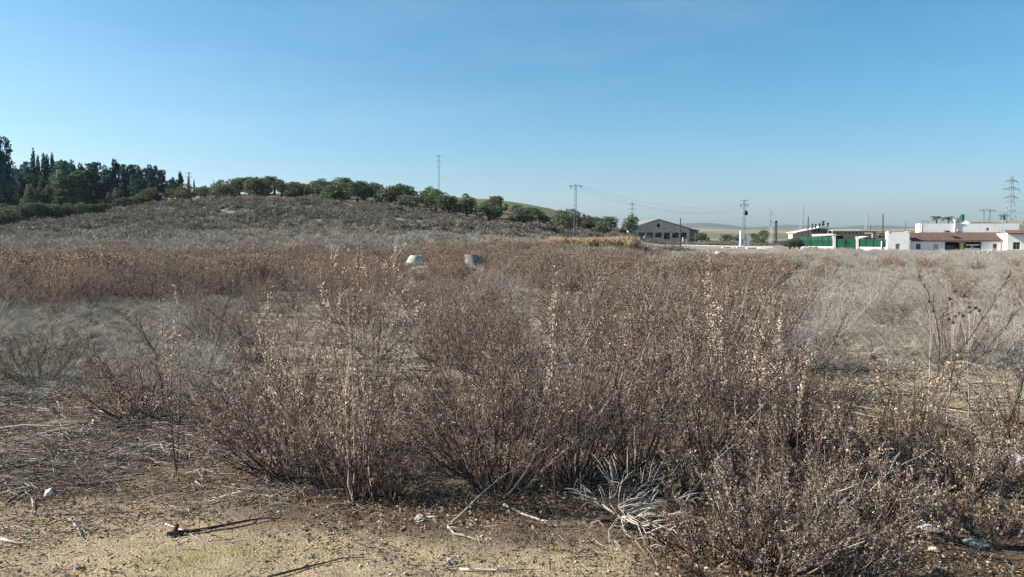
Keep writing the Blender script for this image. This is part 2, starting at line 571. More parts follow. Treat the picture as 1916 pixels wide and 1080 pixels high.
# ------------------------------------------------------------------ terrain
def ground_mesh():
    azf = np.radians(np.linspace(-42, 42, 420))
    azb = np.radians(np.linspace(42, 318, 70))[1:-1]
    az = np.concatenate([azf, azb])
    r = np.concatenate([[.05], np.geomspace(.5, 3, 20)[:-1], np.geomspace(3, 8800, 370)])
    A, Q = np.meshgrid(az, r)
    X, Yy = Q * np.sin(A), Q * np.cos(A)
    Z = H(X, Yy)
    nr, na = X.shape
    V = np.stack([X, Yy, Z], -1).reshape(-1, 3)
    i = np.arange(nr - 1)[:, None] * na
    k = np.arange(na)[None, :]
    k2 = (k + 1) % na
    f = np.stack([i + k, i + na + k, i + na + k2, i + k2], -1).reshape(-1, 4)
    nb = NB()
    nb.add(V, f)
    me = nb.mesh('ground', [])
    me.polygons.foreach_set('use_smooth', [True] * len(me.polygons))
    # what the soil is made of, place by place
    x, y = V[:, 0], V[:, 1]
    D = np.maximum(y, 0)
    px = pxof(x, y)
    rr = np.hypot(x, y)
    sand = np.array([.37, .29, .19])
    litter = np.array([.105, .078, .058])
    soil = np.array([.24, .195, .15])
    straw = np.array([.45, .365, .235])
    greyg = np.array([.27, .245, .2])
    hillc = np.array([.2, .175, .14])
    grove = np.array([.17, .115, .08])
    green = np.array([.125, .14, .06])
    tanf = np.array([.25, .21, .15])
    c = np.tile(sand, (len(x), 1))

    def mix(w, col):
        nonlocal c
        w = np.clip(w, 0, 1)[:, None]
        c = c * (1 - w) + col * w
    n1 = vnoise(x, y, 1.3, 11) * .6 + vnoise(x, y, .45, 12) * .4
    n2 = vnoise(x, y, 7, 13)
    mix(sstep(5.2, 6.5, rr) * .75, soil)
    # dead leaf litter below the big shrubs
    lw = sstep(4.1, 4.45, D + .35 * n1 + .4 * sstep(600, 1000, px)) * sstep(9, 6.5, D) * sstep(330, 560, px + 80 * n1)
    mix(lw * .85, litter)
    mix(sstep(1120, 1260, px + 60 * n1) * sstep(6.8, 6.2, D) * .85, litter)
    mix(sstep(-.5, .3, n1) * sstep(620, 380, px) * sstep(4.3, 5.0, D + .2 * n1) * sstep(9, 7.5, D) * .8, litter * 1.5)
    mix(sstep(8, 10, D) * sstep(60, 40, D) * .6, greyg)
    mix(sstep(6.6, 7.4, D) * sstep(60, 30, D) * sstep(1380, 1480, px), straw)
    mix(sstep(60, 75, D) * sstep(98, 90, D) * .9, greyg * .9)
    hl = sstep(78, 92, D) * sstep(1250, 1100, px)
    mix(hl, hillc)
    mix(sstep(145, 152, D) * sstep(1250, 1100, px), grove)
    furrow = sstep(.1, .6, np.sin(y * 2 * math.pi / 5.5 + .6 * np.sin(x / 17)))
    mix(furrow * sstep(145, 152, D) * sstep(1250, 1100, px) * sstep(330, 250, D) * .75, np.array([.07, .045, .033]))
    mix(sstep(205, 225, D - (px - 900) * .05) * sstep(800, 860, px) * sstep(1250, 1100, px) * sstep(600, 400, D), green)
    mix(sstep(60, 90, D) * sstep(1150, 1300, px) * .8, greyg)
    mix(sstep(300, 500, D), tanf)
    strip = vnoise(x, y / 3.0, 160, 21) + .5 * vnoise(x, y / 2, 60, 22)
    mix(sstep(320, 450, D) * sstep(.0, .25, strip), np.array([.13, .145, .085]))
    mix(sstep(500, 900, D) * sstep(-.2, -.5, strip), np.array([.27, .2, .14]))
    mix(sstep(2600, 3600, D), np.array([.1, .115, .1]))
    mix(sstep(.0, .5, n2) * sstep(900, 400, D) * .18, c * .6)
    for mx_, my_, mr_ in ((1080, 1030, .13), (1060, 1015, .08), (630, 1022, .12), (1740, 1060, .16), (1650, 1050, .12), (330, 1050, .2), (430, 1040, .15), (800, 1010, .1)):
        gp = at(mx_, my_, 2.0) - Vector((0, 0, EYE))
        t_ = EYE / -gp.z
        mix(np.exp(-((x - gp.x * t_) ** 2 + (y - gp.y * t_) ** 2) / mr_ ** 2) * (.26 + .5 * vnoise(x, y, .09, 71)), np.array([.2, .21, .06]))
    at_ = me.color_attributes.new('soil', 'FLOAT_COLOR', 'POINT')
    at_.data.foreach_set('color', np.concatenate([c, np.ones((len(c), 1))], 1).ravel().astype(np.float32))
    return me


def ground_mat():
    m = bpy.data.materials.new('soil')
    m.use_nodes = True
    n, l = m.node_tree.nodes, m.node_tree.links
    b = n['Principled BSDF']
    b.inputs['Roughness'].default_value = .95
    b.inputs['Specular IOR Level'].default_value = .1
    a = n.new('ShaderNodeAttribute')
    a.attribute_name = 'soil'
    tc = n.new('ShaderNodeTexCoord')

    def nz(scale, detail=5, rough=.6):
        t = n.new('ShaderNodeTexNoise')
        t.inputs['Scale'].default_value = scale
        t.inputs['Detail'].default_value = detail
        t.inputs['Roughness'].default_value = rough
        l.new(tc.outputs['Object'], t.inputs['Vector'])
        return t

    def ramp(src, p0, p1, v0, v1):
        r = n.new('ShaderNodeMapRange')
        r.inputs['From Min'].default_value = p0
        r.inputs['From Max'].default_value = p1
        r.inputs['To Min'].default_value = v0
        r.inputs['To Max'].default_value = v1
        l.new(src, r.inputs['Value'])
        return r.outputs[0]

    def scale(col, f):
        s = n.new('ShaderNodeVectorMath')
        s.operation = 'SCALE'
        l.new(col, s.inputs[0])
        l.new(f, s.inputs['Scale'])
        return s.outputs[0]
    fine = nz(95, 8, .75)
    mid = nz(9, 8, .7)
    big = nz(.35, 6, .6)
    col = scale(a.outputs['Color'], ramp(fine.outputs[0], .3, .72, .5, 1.45))
    col = scale(col, ramp(mid.outputs[0], .3, .7, .68, 1.28))
    col = scale(col, ramp(big.outputs[0], .3, .7, .85, 1.15))
    # thin green film of moss in places
    moss = nz(1.7, 6, .7)
    mm = n.new('ShaderNodeMix')
    mm.data_type = 'RGBA'
    mm.inputs['B'].default_value = (.2, .22, .07, 1)
    l.new(ramp(moss.outputs[0], .58, .74, 0, .32), mm.inputs['Factor'])
    l.new(col, mm.inputs['A'])
    l.new(mm.outputs['Result'], b.inputs['Base Color'])
    vor = n.new('ShaderNodeTexVoronoi')
    vor.inputs['Scale'].default_value = 55
    l.new(tc.outputs['Object'], vor.inputs['Vector'])
    add = n.new('ShaderNodeMath')
    add.operation = 'ADD'
    l.new(fine.outputs[0], add.inputs[0])
    l.new(ramp(vor.outputs['Distance'], 0, .5, .6, 0), add.inputs[1])
    bp = n.new('ShaderNodeBump')
    bp.inputs['Strength'].default_value = .8
    bp.inputs['Distance'].default_value = .02
    l.new(add.outputs[0], bp.inputs['Height'])
    l.new(bp.outputs[0], b.inputs['Normal'])
    return m


g = link('ground', ground_mesh())
g.data.materials.append(ground_mat())
tag(g, kind='structure')


# ------------------------------------------------------------------ scatter as one object (geometry nodes)
def scatter(name, variants, pts, rot, scl, idx, label=None):
    """variants: meshes in a collection outside the scene, put on points"""
    col = bpy.data.collections.new(name + '_kinds')
    for k, me in enumerate(variants):
        col.objects.link(bpy.data.objects.new('%s_kind_%03d' % (name, k), me))
    me = bpy.data.meshes.new(name)
    me.vertices.add(len(pts))
    me.vertices.foreach_set('co', np.asarray(pts, np.float32).ravel())
    for nm, ty, dat in (('rot', 'FLOAT_VECTOR', rot), ('scl', 'FLOAT_VECTOR', scl)):
        a = me.attributes.new(nm, ty, 'POINT')
        a.data.foreach_set('vector', np.asarray(dat, np.float32).ravel())
    a = me.attributes.new('idx', 'INT', 'POINT')
    a.data.foreach_set('value', np.asarray(idx, np.int32))
    me.update()
    for v in variants:
        for m in v.materials:
            if m.name not in me.materials: me.materials.append(m)
    o = link(name, me)
    t = bpy.data.node_groups.new(name, 'GeometryNodeTree')
    t.interface.new_socket('Geometry', in_out='INPUT', socket_type='NodeSocketGeometry')
    t.interface.new_socket('Geometry', in_out='OUTPUT', socket_type='NodeSocketGeometry')
    n, l = t.nodes, t.links
    gi, go = n.new('NodeGroupInput'), n.new('NodeGroupOutput')
    ci = n.new('GeometryNodeCollectionInfo')
    ci.inputs['Collection'].default_value = col
    ci.inputs['Separate Children'].default_value = True
    ci.inputs['Reset Children'].default_value = True
    ip = n.new('GeometryNodeInstanceOnPoints')
    ip.inputs['Pick Instance'].default_value = True

    def attr(nm, ty):
        a = n.new('GeometryNodeInputNamedAttribute')
        a.data_type = ty
        a.inputs['Name'].default_value = nm
        return a.outputs['Attribute']
    l.new(gi.outputs[0], ip.inputs['Points'])
    l.new(ci.outputs[0], ip.inputs['Instance'])
    l.new(attr('idx', 'INT'), ip.inputs['Instance Index'])
    l.new(attr('rot', 'FLOAT_VECTOR'), ip.inputs['Rotation'])
    l.new(attr('scl', 'FLOAT_VECTOR'), ip.inputs['Scale'])
    l.new(ip.outputs[0], go.inputs[0])
    md = o.modifiers.new('scatter', 'NODES')
    md.node_group = t
    tag(o, kind='stuff')
    if label: o['label'] = label
    return o


def rvec(r, n):
    return unit(r.normal(size=(n, 3)))


# ------------------------------------------------------------------ shrubs
def grow(seed, nst, h, spread, nbr=11, leaf=.012, nleaf=22, rad=.0035, lean=(0, 0), tips=None, pale=.12, brlen=.24,
         bare=.22, droop=.0, base=.07, twigs=True):
    """returns (wood NB, leaf NB). Leaf materials: 0 leaf, 1 pale seed heads"""
    r = np.random.default_rng(seed)
    K = 7
    az = r.uniform(0, 2 * math.pi, nst)
    tilt = np.radians(spread) * np.sqrt(r.uniform(0, 1, nst))
    L = h * r.uniform(.62, 1.0, nst) * (1 - .12 * (tilt / np.radians(60)))
    d0 = np.stack([np.sin(tilt) * np.cos(az) + lean[0], np.sin(tilt) * np.sin(az) + lean[1], np.cos(tilt)], 1)
    d0 = unit(d0)
    b = np.stack([np.cos(az) * base * r.uniform(0, 1.5, nst), np.sin(az) * base * r.uniform(0, 1.5, nst), np.full(nst, -.02)], 1)
    t = np.linspace(0, 1, K)
    bend = r.normal(size=(nst, 3)) * .1
    bend[:, 2] = np.abs(bend[:, 2]) * .8 + .06 - droop
    P = b[:, None] + L[:, None, None] * (t[None, :, None] * d0[:, None] + (t ** 2)[None, :, None] * bend[:, None])
    P[:, 1:] += r.normal(size=(nst, K - 1, 3)) * .008 * L[:, None, None]
    if tips is not None:
        T = np.asarray(tips, float)
        n2 = len(T)
        b2 = r.normal(size=(n2, 3)) * [.05, .05, 0]
        mid = b2 + (T - b2) * .5 + r.normal(size=(n2, 3)) * .04 + [0, 0, .02]
        tt = t[None, :, None]
        P2 = (1 - tt) ** 2 * b2[:, None] + 2 * tt * (1 - tt) * mid[:, None] + tt ** 2 * T[:, None]
        P2[:, 1:] += r.normal(size=(n2, K - 1, 3)) * .01
        P = np.concatenate([P2, P])
        L = np.concatenate([np.linalg.norm(T, axis=1), L])
        nst += n2
    rr = rad * r.uniform(.7, 1.35, nst)[:, None] * np.linspace(1.2, .35, K)[None]
    wood = NB()
    wood.tubes(P, rr, 4 if rad > .003 and nst < 80 else 3)
    # side branches
    nb = nst * nbr
    si = np.repeat(np.arange(nst), nbr)
    tb = r.uniform(bare, .97, nb)
    fi = tb * (K - 1)
    i0 = np.minimum(fi.astype(int), K - 2)
    w = (fi - i0)[:, None]
    o = P[si, i0] * (1 - w) + P[si, i0 + 1] * w
    dirm = unit(P[si, i0 + 1] - P[si, i0])
    side = unit(np.cross(dirm, rvec(r, nb)))
    d = unit(dirm * r.uniform(.6, 1.2, nb)[:, None] + side * r.uniform(.35, .85, nb)[:, None])
    bl = brlen * L[si] * (1.1 - .75 * tb) * r.uniform(.5, 1.3, nb)
    tk = np.array([0, .4, 1.])
    up = np.array([0, 0, .18])
    PB = o[:, None] + bl[:, None, None] * (tk[None, :, None] * d[:, None] + (tk ** 2)[None, :, None] * up)
    PB[:, 1:] += r.normal(size=(nb, 2, 3)) * .06 * bl[:, None, None]
    wood.tubes(PB, rad * .42 * np.array([1, .8, .4])[None] * np.ones((nb, 1)), 3)
    if twigs:
        nt = nb * 3
        bi = np.repeat(np.arange(nb), 3)
        tt = r.uniform(.2, .95, nt)[:, None]
        ot = PB[bi, 0] * (1 - tt) + PB[bi, 2] * tt
        dt = unit(unit(PB[bi, 2] - PB[bi, 0]) + rvec(r, nt) * .8)
        lt = (bl[bi] * r.uniform(.2, .5, nt))[:, None]
        PT = np.stack([ot, ot + dt * lt], 1)
        wood.tubes(PT, np.full((nt, 2), rad * .25) * [1, .6], 3)
    lv = NB()
    if nleaf:
        nl = nb * nleaf
        bi = np.repeat(np.arange(nb), nleaf)
        tt = r.uniform(.05, 1.05, nl)[:, None]
        c = PB[bi, 0] * (1 - tt) ** 2 + 2 * tt * (1 - tt) * (PB[bi, 1]) + PB[bi, 2] * tt ** 2
        c = c + rvec(r, nl) * (r.uniform(.0, .14, nl) * bl[bi])[:, None]
        a = rvec(r, nl) + np.array([0, 0, .5])
        a = unit(a)
        bb = unit(np.cross(a, rvec(r, nl)))
        sz = leaf * r.uniform(.5, 1.3, nl)[:, None]
        keep = r.uniform(0, 1, nl) < (.45 + .55 * tb[bi])
        c, a, bb, sz, tbb = c[keep], a[keep], bb[keep], sz[keep], tb[bi][keep]
        isp = (r.uniform(0, 1, len(c)) < pale * sstep(.35, 1.0, tbb) * 1.25)
        lv.leaves(c[~isp], a[~isp] * sz[~isp], bb[~isp] * sz[~isp] * .42, 0)
        sp = sz[isp] * 1.12
        lv.leaves(c[isp], a[isp] * sp, bb[isp] * sp * .6, 1)
    return wood, lv


def joined(name, wood, lv, mats):
    nb = NB()
    for v, f, m in zip(wood.v, wood.f, wood.m): pass
    v = np.concatenate(wood.v)
    f = np.concatenate(wood.f)
    nb.add(v, f, 0)
    if lv.v:
        v = np.concatenate(lv.v)
        f = np.concatenate(lv.f)
        n0 = nb.n
        nb.v.append(v)
        nb.f.append(f + n0)
        nb.m.append(np.concatenate(lv.m) + 1)
        nb.n += len(v)
    return nb.mesh(name, mats)


def shrub_thing(name, loc, wood, lv, wm, lms, label, cat='shrub', group=None, rz=0, leafname='leaves'):
    e = empty(name, loc, rz, label, cat, group)
    link('stems', wood.mesh('stems', wm), e)
    o = link(leafname, lv.mesh(leafname, lms), e)
    o['kind'] = 'stuff'
    return e


# the big shrubs in front, one by one: base row/col, stems, height, spread, lean
def tip(base, px, py, dD=0.):
    p = at(px, py, base.y + dD)
    return (p.x - base.x, p.y - base.y, p.z - base.z)


RED = [M_red, M_pale]
BRN = [M_brown, M_pale]
TAN = [M_tan, M_pale]
GRY = [M_grey, M_pale]
heroes = [
    # px, py, nst, h, spread, lean, leafmats, pale, label, tips
    (70, 722, 34, .72, 62, (-.05, 0), BRN, .05, 'sparse grey brown shrub beside the left edge, growing on the grassy clearing', None),
    (250, 782, 46, .75, 66, (-.25, 0), RED, .05, 'low spreading russet shrub whose long thin branches lean left over the twig litter',
     [(130, 610), (168, 640), (150, 700), (290, 600), (350, 640), (210, 650), (320, 690), (380, 700)]),
    (535, 893, 84, .9, 60, (-.2, .05), RED, .16, 'wide dense russet shrub fanning left, at the left end of the front clump',
     [(270, 735), (300, 690), (330, 800), (340, 650), (400, 640), (450, 590), (500, 600), (560, 590)]),
    (505, 850, 34, .95, 40, (0, 0), RED, .25, 'upright russet shrub with pale seed heads just behind the wide left one', None),
    (672, 935, 24, 1.0, 30, (0, 0), RED, .95, 'tallest shrub, its pale leafed tips standing out above the field',
     [(624, 462), (632, 520), (672, 448), (690, 510), (738, 440), (745, 500), (650, 560), (720, 560), (610, 600), (765, 520), (790, 560)]),
    (735, 938, 22, .38, 24, (0, 0), RED, .05, 'short rust coloured shrub at the foot of the tallest one', None),
    (930, 925, 70, 1.08, 54, (.0, .05), RED, .14, 'dense dark stemmed shrub in the middle of the front clump',
     [(770, 600), (800, 560), (850, 560), (905, 530), (960, 550)]),
    (1075, 905, 62, 1.15, 48, (.05, .1), RED, .16, 'broad russet shrub right of the middle of the front clump',
     [(1035, 520), (1100, 540), (1130, 520)]),
    (1190, 880, 50, 1.1, 48, (.1, .1), BRN, .14, 'brown shrub between the broad russet one and the leaning stalks', [(1230, 520), (1280, 530)]),
    (1330, 850, 60, 1.15, 44, (.05, 0), RED, .2, 'tall dark russet shrub behind the pale spikes right of centre',
     [(1320, 490), (1340, 530), (1390, 520)]),
    (1480, 835, 46, 1.0, 50, (.15, 0), RED, .1, 'russet shrub leaning towards the grey brush at its right',
     [(1560, 560), (1600, 570), (1480, 560), (1620, 610)]),
    (1440, 1062, 70, .62, 62, (.05, 0), BRN, .1, 'low tangled grey brown shrub nearest the camera at the bottom right', None),
    (1640, 985, 36, .5, 66, (.05, 0), BRN, .14, 'tangled brown shrub with pale tips in the right foreground',
     [(1540, 760), (1600, 780)]),
    (1790, 930, 44, .56, 60, (0, 0), BRN, .12, 'dark based brown shrub left of the white pipe', [(1750, 720), (1870, 700)]),
    (1905, 800, 26, .8, 52, (0, 0), GRY, .1, 'thin grey brown shrub above the white pipe at the right edge', None),
    (1570, 1075, 40, .45, 70, (.1, 0), BRN, .1, 'low brown tangle at the bottom edge right of the nearest shrub', None),
    (1330, 1050, 30, .36, 72, (-.1, 0), RED, .05, 'very low rusty tangle at the bottom edge left of the nearest shrub', None),
    (1850, 1010, 26, .34, 72, (.1, 0), BRN, .05, 'low rusty tangle at the lower right corner', None),
    (1480, 945, 36, .6, 62, (.1, .05), RED, .12, 'russet shrub behind the nearest low shrub', None),
    (880, 885, 40, .8, 60, (-.2, .0), RED, .1, 'loose russet shrub filling the gap left of the dense middle one', None),
    (620, 915, 26, .5, 60, (.0, .0), BRN, .06, 'low brown shrub between the wide shrub and the tallest one', None),
    (1290, 940, 34, .5, 60, (.1, 0), BRN, .12, 'low brown shrub behind the uprooted dead bush', None),
]
hero_xy = []
for k, (px, py, nst, h, sp, lean, lm, pale, label, tips) in enumerate(heroes):
    b = gnd(px, py)
    hero_xy.append((b.x, b.y))
    tp = None if tips is None else [tip(b, q[0], q[1], random.Random(k * 31 + q[0]).uniform(-.15, .35)) for q in tips]
    w, lv = grow(100 + k, nst, h, sp, nbr=16, leaf=.0062, nleaf=15 if nst > 60 else 17, rad=.0032, base=.1, bare=.4, lean=lean, tips=tp, pale=pale,
                 brlen=.22 if h > .6 else .3)
    shrub_thing('dry_shrub', b, w, lv, M_stem, lm, label)


# kinds for the field
near_v = [grow(10 + k, 30, 1.0, 54, nbr=14, leaf=.0074, nleaf=15, rad=.0036, base=.1, bare=.36, pale=.12 if k % 2 else .04) for k in range(4)]
mid_v = [grow(20 + k, 28, 1.0, 46 + 6 * (k % 2), nbr=12, leaf=.015, nleaf=13, rad=.005, pale=.07, twigs=False) for k in range(4)]
farv_ = [grow(30 + k, 26, 1.0, 42, nbr=11, leaf=.026, nleaf=8, rad=.008, pale=.04, twigs=False) for k in range(4)]
greyv = [grow(40 + k, 34, 1.0, 44, nbr=10, leaf=.007, nleaf=6, rad=.0026, pale=.1, brlen=.34) for k in range(3)]
greyfar = [grow(50 + k, 26, 1.0, 46, nbr=9, leaf=.02, nleaf=5, rad=.006, pale=.05, brlen=.34, twigs=False) for k in range(3)]


def kinds(vs, nm, wm, lm):
    return [joined('%s_%d' % (nm, k), w, l, [wm] + lm) for k, (w, l) in enumerate(vs)]


def area_pts(r, n, D0, D1, p0, p1):
    D = np.sqrt(r.uniform(D0 ** 2, D1 ** 2, n))
    px = r.uniform(p0, p1, n)
    x = (px - 958) / F * D
    return x, D, px


CONES = [(780, 42.0), (885, 42.5)]   # column, distance


def red_density(x, D, px):
    w = np.ones(len(x))
    cl = sstep(440, 330, px + 60 * vnoise(x, D, 2.5, 31)) * sstep(6, 7, D) * sstep(19, 15.5, D + 1.5 * vnoise(x, D, 4, 32))
    w *= 1 - .93 * cl
    w *= 1 - sstep(480, 430, px) * sstep(7.6, 7, D)
    w *= sstep(5.35, 5.6, D)
    w *= np.where(D < 8.5, .42, 1)
    right = sstep(1420, 1520, px + 50 * vnoise(x, D, 3, 33))
    w *= 1 - right * np.where((D > 10) & (D < 60), .9, .97)
    rm = sstep(1180, 1260, px) * sstep(38, 44, D) * .75
    w *= 1 - rm * sstep(-.3, .2, vnoise(x, D, 7, 34)) * .9
    w *= sstep(72, 62, D + 5 * vnoise(x, D, 9, 35) + (px < 700) * 3 - (px > 1150) * 30)
    w *= np.where(D < 24, .56 + .6 * vnoise(x, D, 2.4, 39), .64 + .85 * vnoise(x, D, 3.0, 36))
    w *= 1 - .85 * sstep(520, 590, px) * sstep(840, 760, px) * (D < 7.6)
    for cpx, cD in CONES:
        w *= np.where((np.abs(px - cpx) < 30) & (D > cD - 1.0) & (D < cD + 1.2), 0, 1)
    return np.clip(w, 0, 1)


r1 = np.random.default_rng(77)
x, D, px = area_pts(r1, 10500, 5.3, 78, -260, 2150)
xa_, Da_, pa_ = area_pts(r1, 46, 6.2, 10, 800, 1500)
x, D, px = np.concatenate([x, xa_]), np.concatenate([D, Da_]), np.concatenate([px, pa_])
k_ = r1.uniform(0, 1, len(x)) < red_density(x, D, px) * np.where(D < 20, 1.0, .85)
x, D, px = x[k_], D[k_], px[k_]
# keep clear of the big front shrubs
hx = np.array(hero_xy)
dm = np.min(np.hypot(x[:, None] - hx[None, :, 0], D[:, None] - hx[None, :, 1]), axis=1)
k_ = dm > .35
x, D, px = x[k_], D[k_], px[k_]
o_ = np.argsort(D)
x, D, px = x[o_], D[o_], px[o_]
z = H(x, D)
hgt = np.interp(D, [5.3, 9, 14, 20, 40, 75], [1.08, 1.02, .86, .76, .74, .74]) * r1.uniform(.72, 1.18, len(x))
hgt *= 1 + .12 * vnoise(x, D, 6, 37)
def low_before_cones(x, D, px, z, hgt, rows):
    for cpx, cD in CONES:
        near = (np.abs(px - cpx) < 14 + 420 / D) & (D < cD + .5) & (D > 12)
        cap = np.array([zpix(d, rows) for d in D]) - z
        hgt = np.where(near & (D > 12), np.clip(np.minimum(hgt, cap), .2, None), hgt)
    return hgt


hgt *= 1 + .32 * vnoise(x, D, 3.2, 45)
hgt *= 1 + .4 * (px < 480) * sstep(18, 20, D) * sstep(34, 30, D) * sstep(-.3, .3, vnoise(x, D, 2.2, 47))
hgt = low_before_cones(x, D, px, z, hgt, 503)
rz = r1.uniform(0, 6.28, len(x))
wid = r1.uniform(.85, 1.25, len(x))
# the nearest ones in view stand as things of their own
inview = (px > -30) & (px < 1946)
single = np.zeros(len(x), bool)
single[np.where(inview)[0][:230]] = True
for a in range(4):
    w, lv = near_v[a]
    near_v[a] = (w, lv, w.mesh('stems', M_stem), lv.mesh('leaves', RED), lv.mesh('leaves', BRN))


def zone(px, D, h, russet):
    tone = 'russet' if russet else 'brown'
    q = h / float(np.interp(D, [5.3, 9, 14, 20], [1.08, 1.02, .86, .76]))
    size = 'tall' if q > 1.03 else ('low' if q < .86 else 'middling')
    deep = 'close behind' if D < 7.6 else ('a few steps behind' if D < 10.5 else 'well behind')
    if px < 420:
        return ('%s %s shrub %s the grassy clearing on the left' % (size, tone, 'standing in' if D < 16 else 'beyond'), 'shrubs round the left clearing')
    if px < 620:
        return ('%s %s shrub %s the wide leaning shrub' % (size, tone, deep), 'shrubs behind the wide leaning shrub')
    if px < 800:
        return ('%s %s shrub %s the tallest shrub' % (size, tone, deep), 'shrubs behind the tallest shrub')
    if px < 1000:
        return ('%s %s shrub %s the dense dark stemmed middle shrub' % (size, tone, deep), 'shrubs behind the middle shrub')
    if px < 1250:
        return ('%s %s shrub %s the broad russet shrub and its leaning stalks' % (size, tone, deep), 'shrubs behind the broad russet shrub')
    return ('%s %s shrub %s the pale seed spikes' % (size, tone, deep), 'shrubs behind the pale spikes')


for i in np.where(single)[0]:
    a = int(r1.integers(0, 4))
    russet = r1.uniform() < .55
    lab, grp = zone(px[i], D[i], hgt[i], russet)
    e = empty('dry_shrub', (x[i], D[i], z[i] - .01), rz[i], lab, 'shrub', grp)
    s = hgt[i]
    e.scale = (s * wid[i], s * wid[i], s)
    e.rotation_euler = (r1.normal() * .13, r1.normal() * .13, rz[i])
    link('stems', near_v[a][2], e)
    o = link('leaves', near_v[a][3 if russet else 4], e)
    o['kind'] = 'stuff'
V = kinds(mid_v, 'mid_russet', M_stem, RED) + kinds(mid_v, 'mid_brown', M_stem, BRN) + kinds(farv_, 'far_russet', M_stem, RED) + kinds(farv_, 'far_brown', M_stem, BRN)
m = ~single
mm = np.where(m)[0]
rednoise = vnoise(x[mm], D[mm], 6, 38) + .15 * (px[mm] < 1200) - .25 * (D[mm] > 50) - .3 * (px[mm] < 480)
idx = r1.integers(0, 4, len(mm)) + np.where(rednoise + r1.normal(size=len(mm)) * .3 > 0, 0, 4) + np.where(D[mm] > 26, 8, 0)
scatter('dry_shrub_field', V, np.stack([x[mm], D[mm], z[mm] - .01], 1), np.stack([r1.normal(size=len(mm)) * .13, r1.normal(size=len(mm)) * .13, rz[mm]], 1),
        np.stack([hgt[mm] * wid[mm]] * 2 + [hgt[mm]], 1), idx, 'thick field of dry brown shrubs reaching back to the hill')

# grey brush: mixed in everywhere, thick at the right
r2 = np.random.default_rng(88)
x, D, px = area_pts(r2, 12000, 5.2, 150, -260, 2200)
n_ = r2.uniform(0, 1, len(x))
right = sstep(1400, 1500, px + 60 * vnoise(x, D, 3, 41))
w = .10 * (D < 75) * (D > 7) + right * np.where(D < 9, .03, np.where(D < 20, .75, np.where(D < 46, .16, .75)))
w = np.where((D > 40) & (px > 1170), np.maximum(w, .75 * sstep(-.5, .1, vnoise(x, D, 8, 42))), w)
w = np.where((D > 62) & (px <= 1170), .5 * (D < 88), w)
w = np.where((px < 420) & (D > 7) & (D < 19), .22, w)
w = np.where((px > 1250) & (px < 1500) & (D > 150), 0, w)
k_ = n_ < w * np.interp(D, [0, 20, 40, 150], [1, 1, .8, .8])
x, D, px = x[k_], D[k_], px[k_]
z = H(x, D)
hgt = np.interp(D, [5, 9, 20, 40, 150], [.7, .95, .75, .6, .85]) * r2.uniform(.6, 1.2, len(x))
hgt = np.where((px < 700) & (D < 20), hgt * .6, hgt)
hgt = low_before_cones(x, D, px, z, hgt, 504)
hgt = np.where((px < 1170) & (D > 60), hgt * .6, hgt)
hgt = np.where((px > 1250) & (px < 1500) & (D > 100), hgt * .6, hgt)
rz = r2.uniform(0, 6.28, len(x))
o_ = np.argsort(D)
x, D, px, z, hgt, rz = [q[o_] for q in (x, D, px, z, hgt, rz)]
inview = (px > -20) & (px < 1936)
single = np.zeros(len(x), bool)
single[np.where(inview)[0][:110]] = True
gmesh = [(w_.mesh('stems', M_stem_grey), l_.mesh('seed_heads', GRY)) for (w_, l_) in greyv]
for i in np.where(single)[0]:
    a = int(r2.integers(0, 3))
    sz_ = 'tall' if hgt[i] > .95 else ('low' if hgt[i] < .7 else 'middling')
    lab, grp = ('%s pale grey brush plant %s, %s' % (sz_, 'round the thistles and brambles' if px[i] > 1700 else 'just right of the russet shrubs',
                'front of the pale patch' if D[i] < 9 else ('middle of the pale patch' if D[i] < 11.5 else 'deep in the pale patch')), 'grey brush on the right') if px[i] > 1400 else \
               (('thin grey plant on the grassy clearing at the left', 'grey plants on the left clearing') if px[i] < 430 else
                ('thin grey plant growing in between the russet shrubs', 'grey plants between russet shrubs'))
    e = empty('grey_brush_plant', (x[i], D[i], z[i] - .01), rz[i], lab, 'plant', grp)
    e.scale = (hgt[i] * 1.1, hgt[i] * 1.1, hgt[i])
    link('stems', gmesh[a][0], e)
    o = link('seed_heads', gmesh[a][1], e)
    o['kind'] = 'stuff'
mm = np.where(~single)[0]
V = kinds(greyv, 'grey_near', M_stem_grey, GRY) + kinds(greyfar, 'grey_far', M_stem_grey, GRY)
idx = r2.integers(0, 3, len(mm)) + np.where(D[mm] > 24, 3, 0)
scatter('grey_brush', V, np.stack([x[mm], D[mm], z[mm] - .01], 1), np.stack([0 * rz[mm], 0 * rz[mm], rz[mm]], 1),
        np.stack([hgt[mm] * 1.1] * 2 + [hgt[mm]], 1), idx, 'pale grey brush')


# low dry grass
def tuft(seed, n=46, h=.22, spread=.7, wdt=.003):
    r = np.random.default_rng(seed)
    az = r.uniform(0, 6.28, n)
    b = np.stack([np.cos(az), np.sin(az), 0 * az], 1) * (r.uniform(0, .09, n))[:, None]
    d = unit(np.stack([np.cos(az) * spread, np.sin(az) * spread, np.ones(n)], 1) + r.normal(size=(n, 3)) * .35)
    L = h * r.uniform(.4, 1.1, n)[:, None, None]
    t = np.array([0, .5, 1.])[None, :, None]
    dr = np.stack([np.cos(az), np.sin(az), -np.ones(n) * .5], 1) * .5
    P = b[:, None] + L * (t * d[:, None] + t ** 2 * dr[:, None])
    nb = NB()
    nb.tubes(P, np.ones((n, 1)) * wdt * np.array([1, .8, .3])[None], 3)
    return nb.mesh('grass_tuft', M_straw)


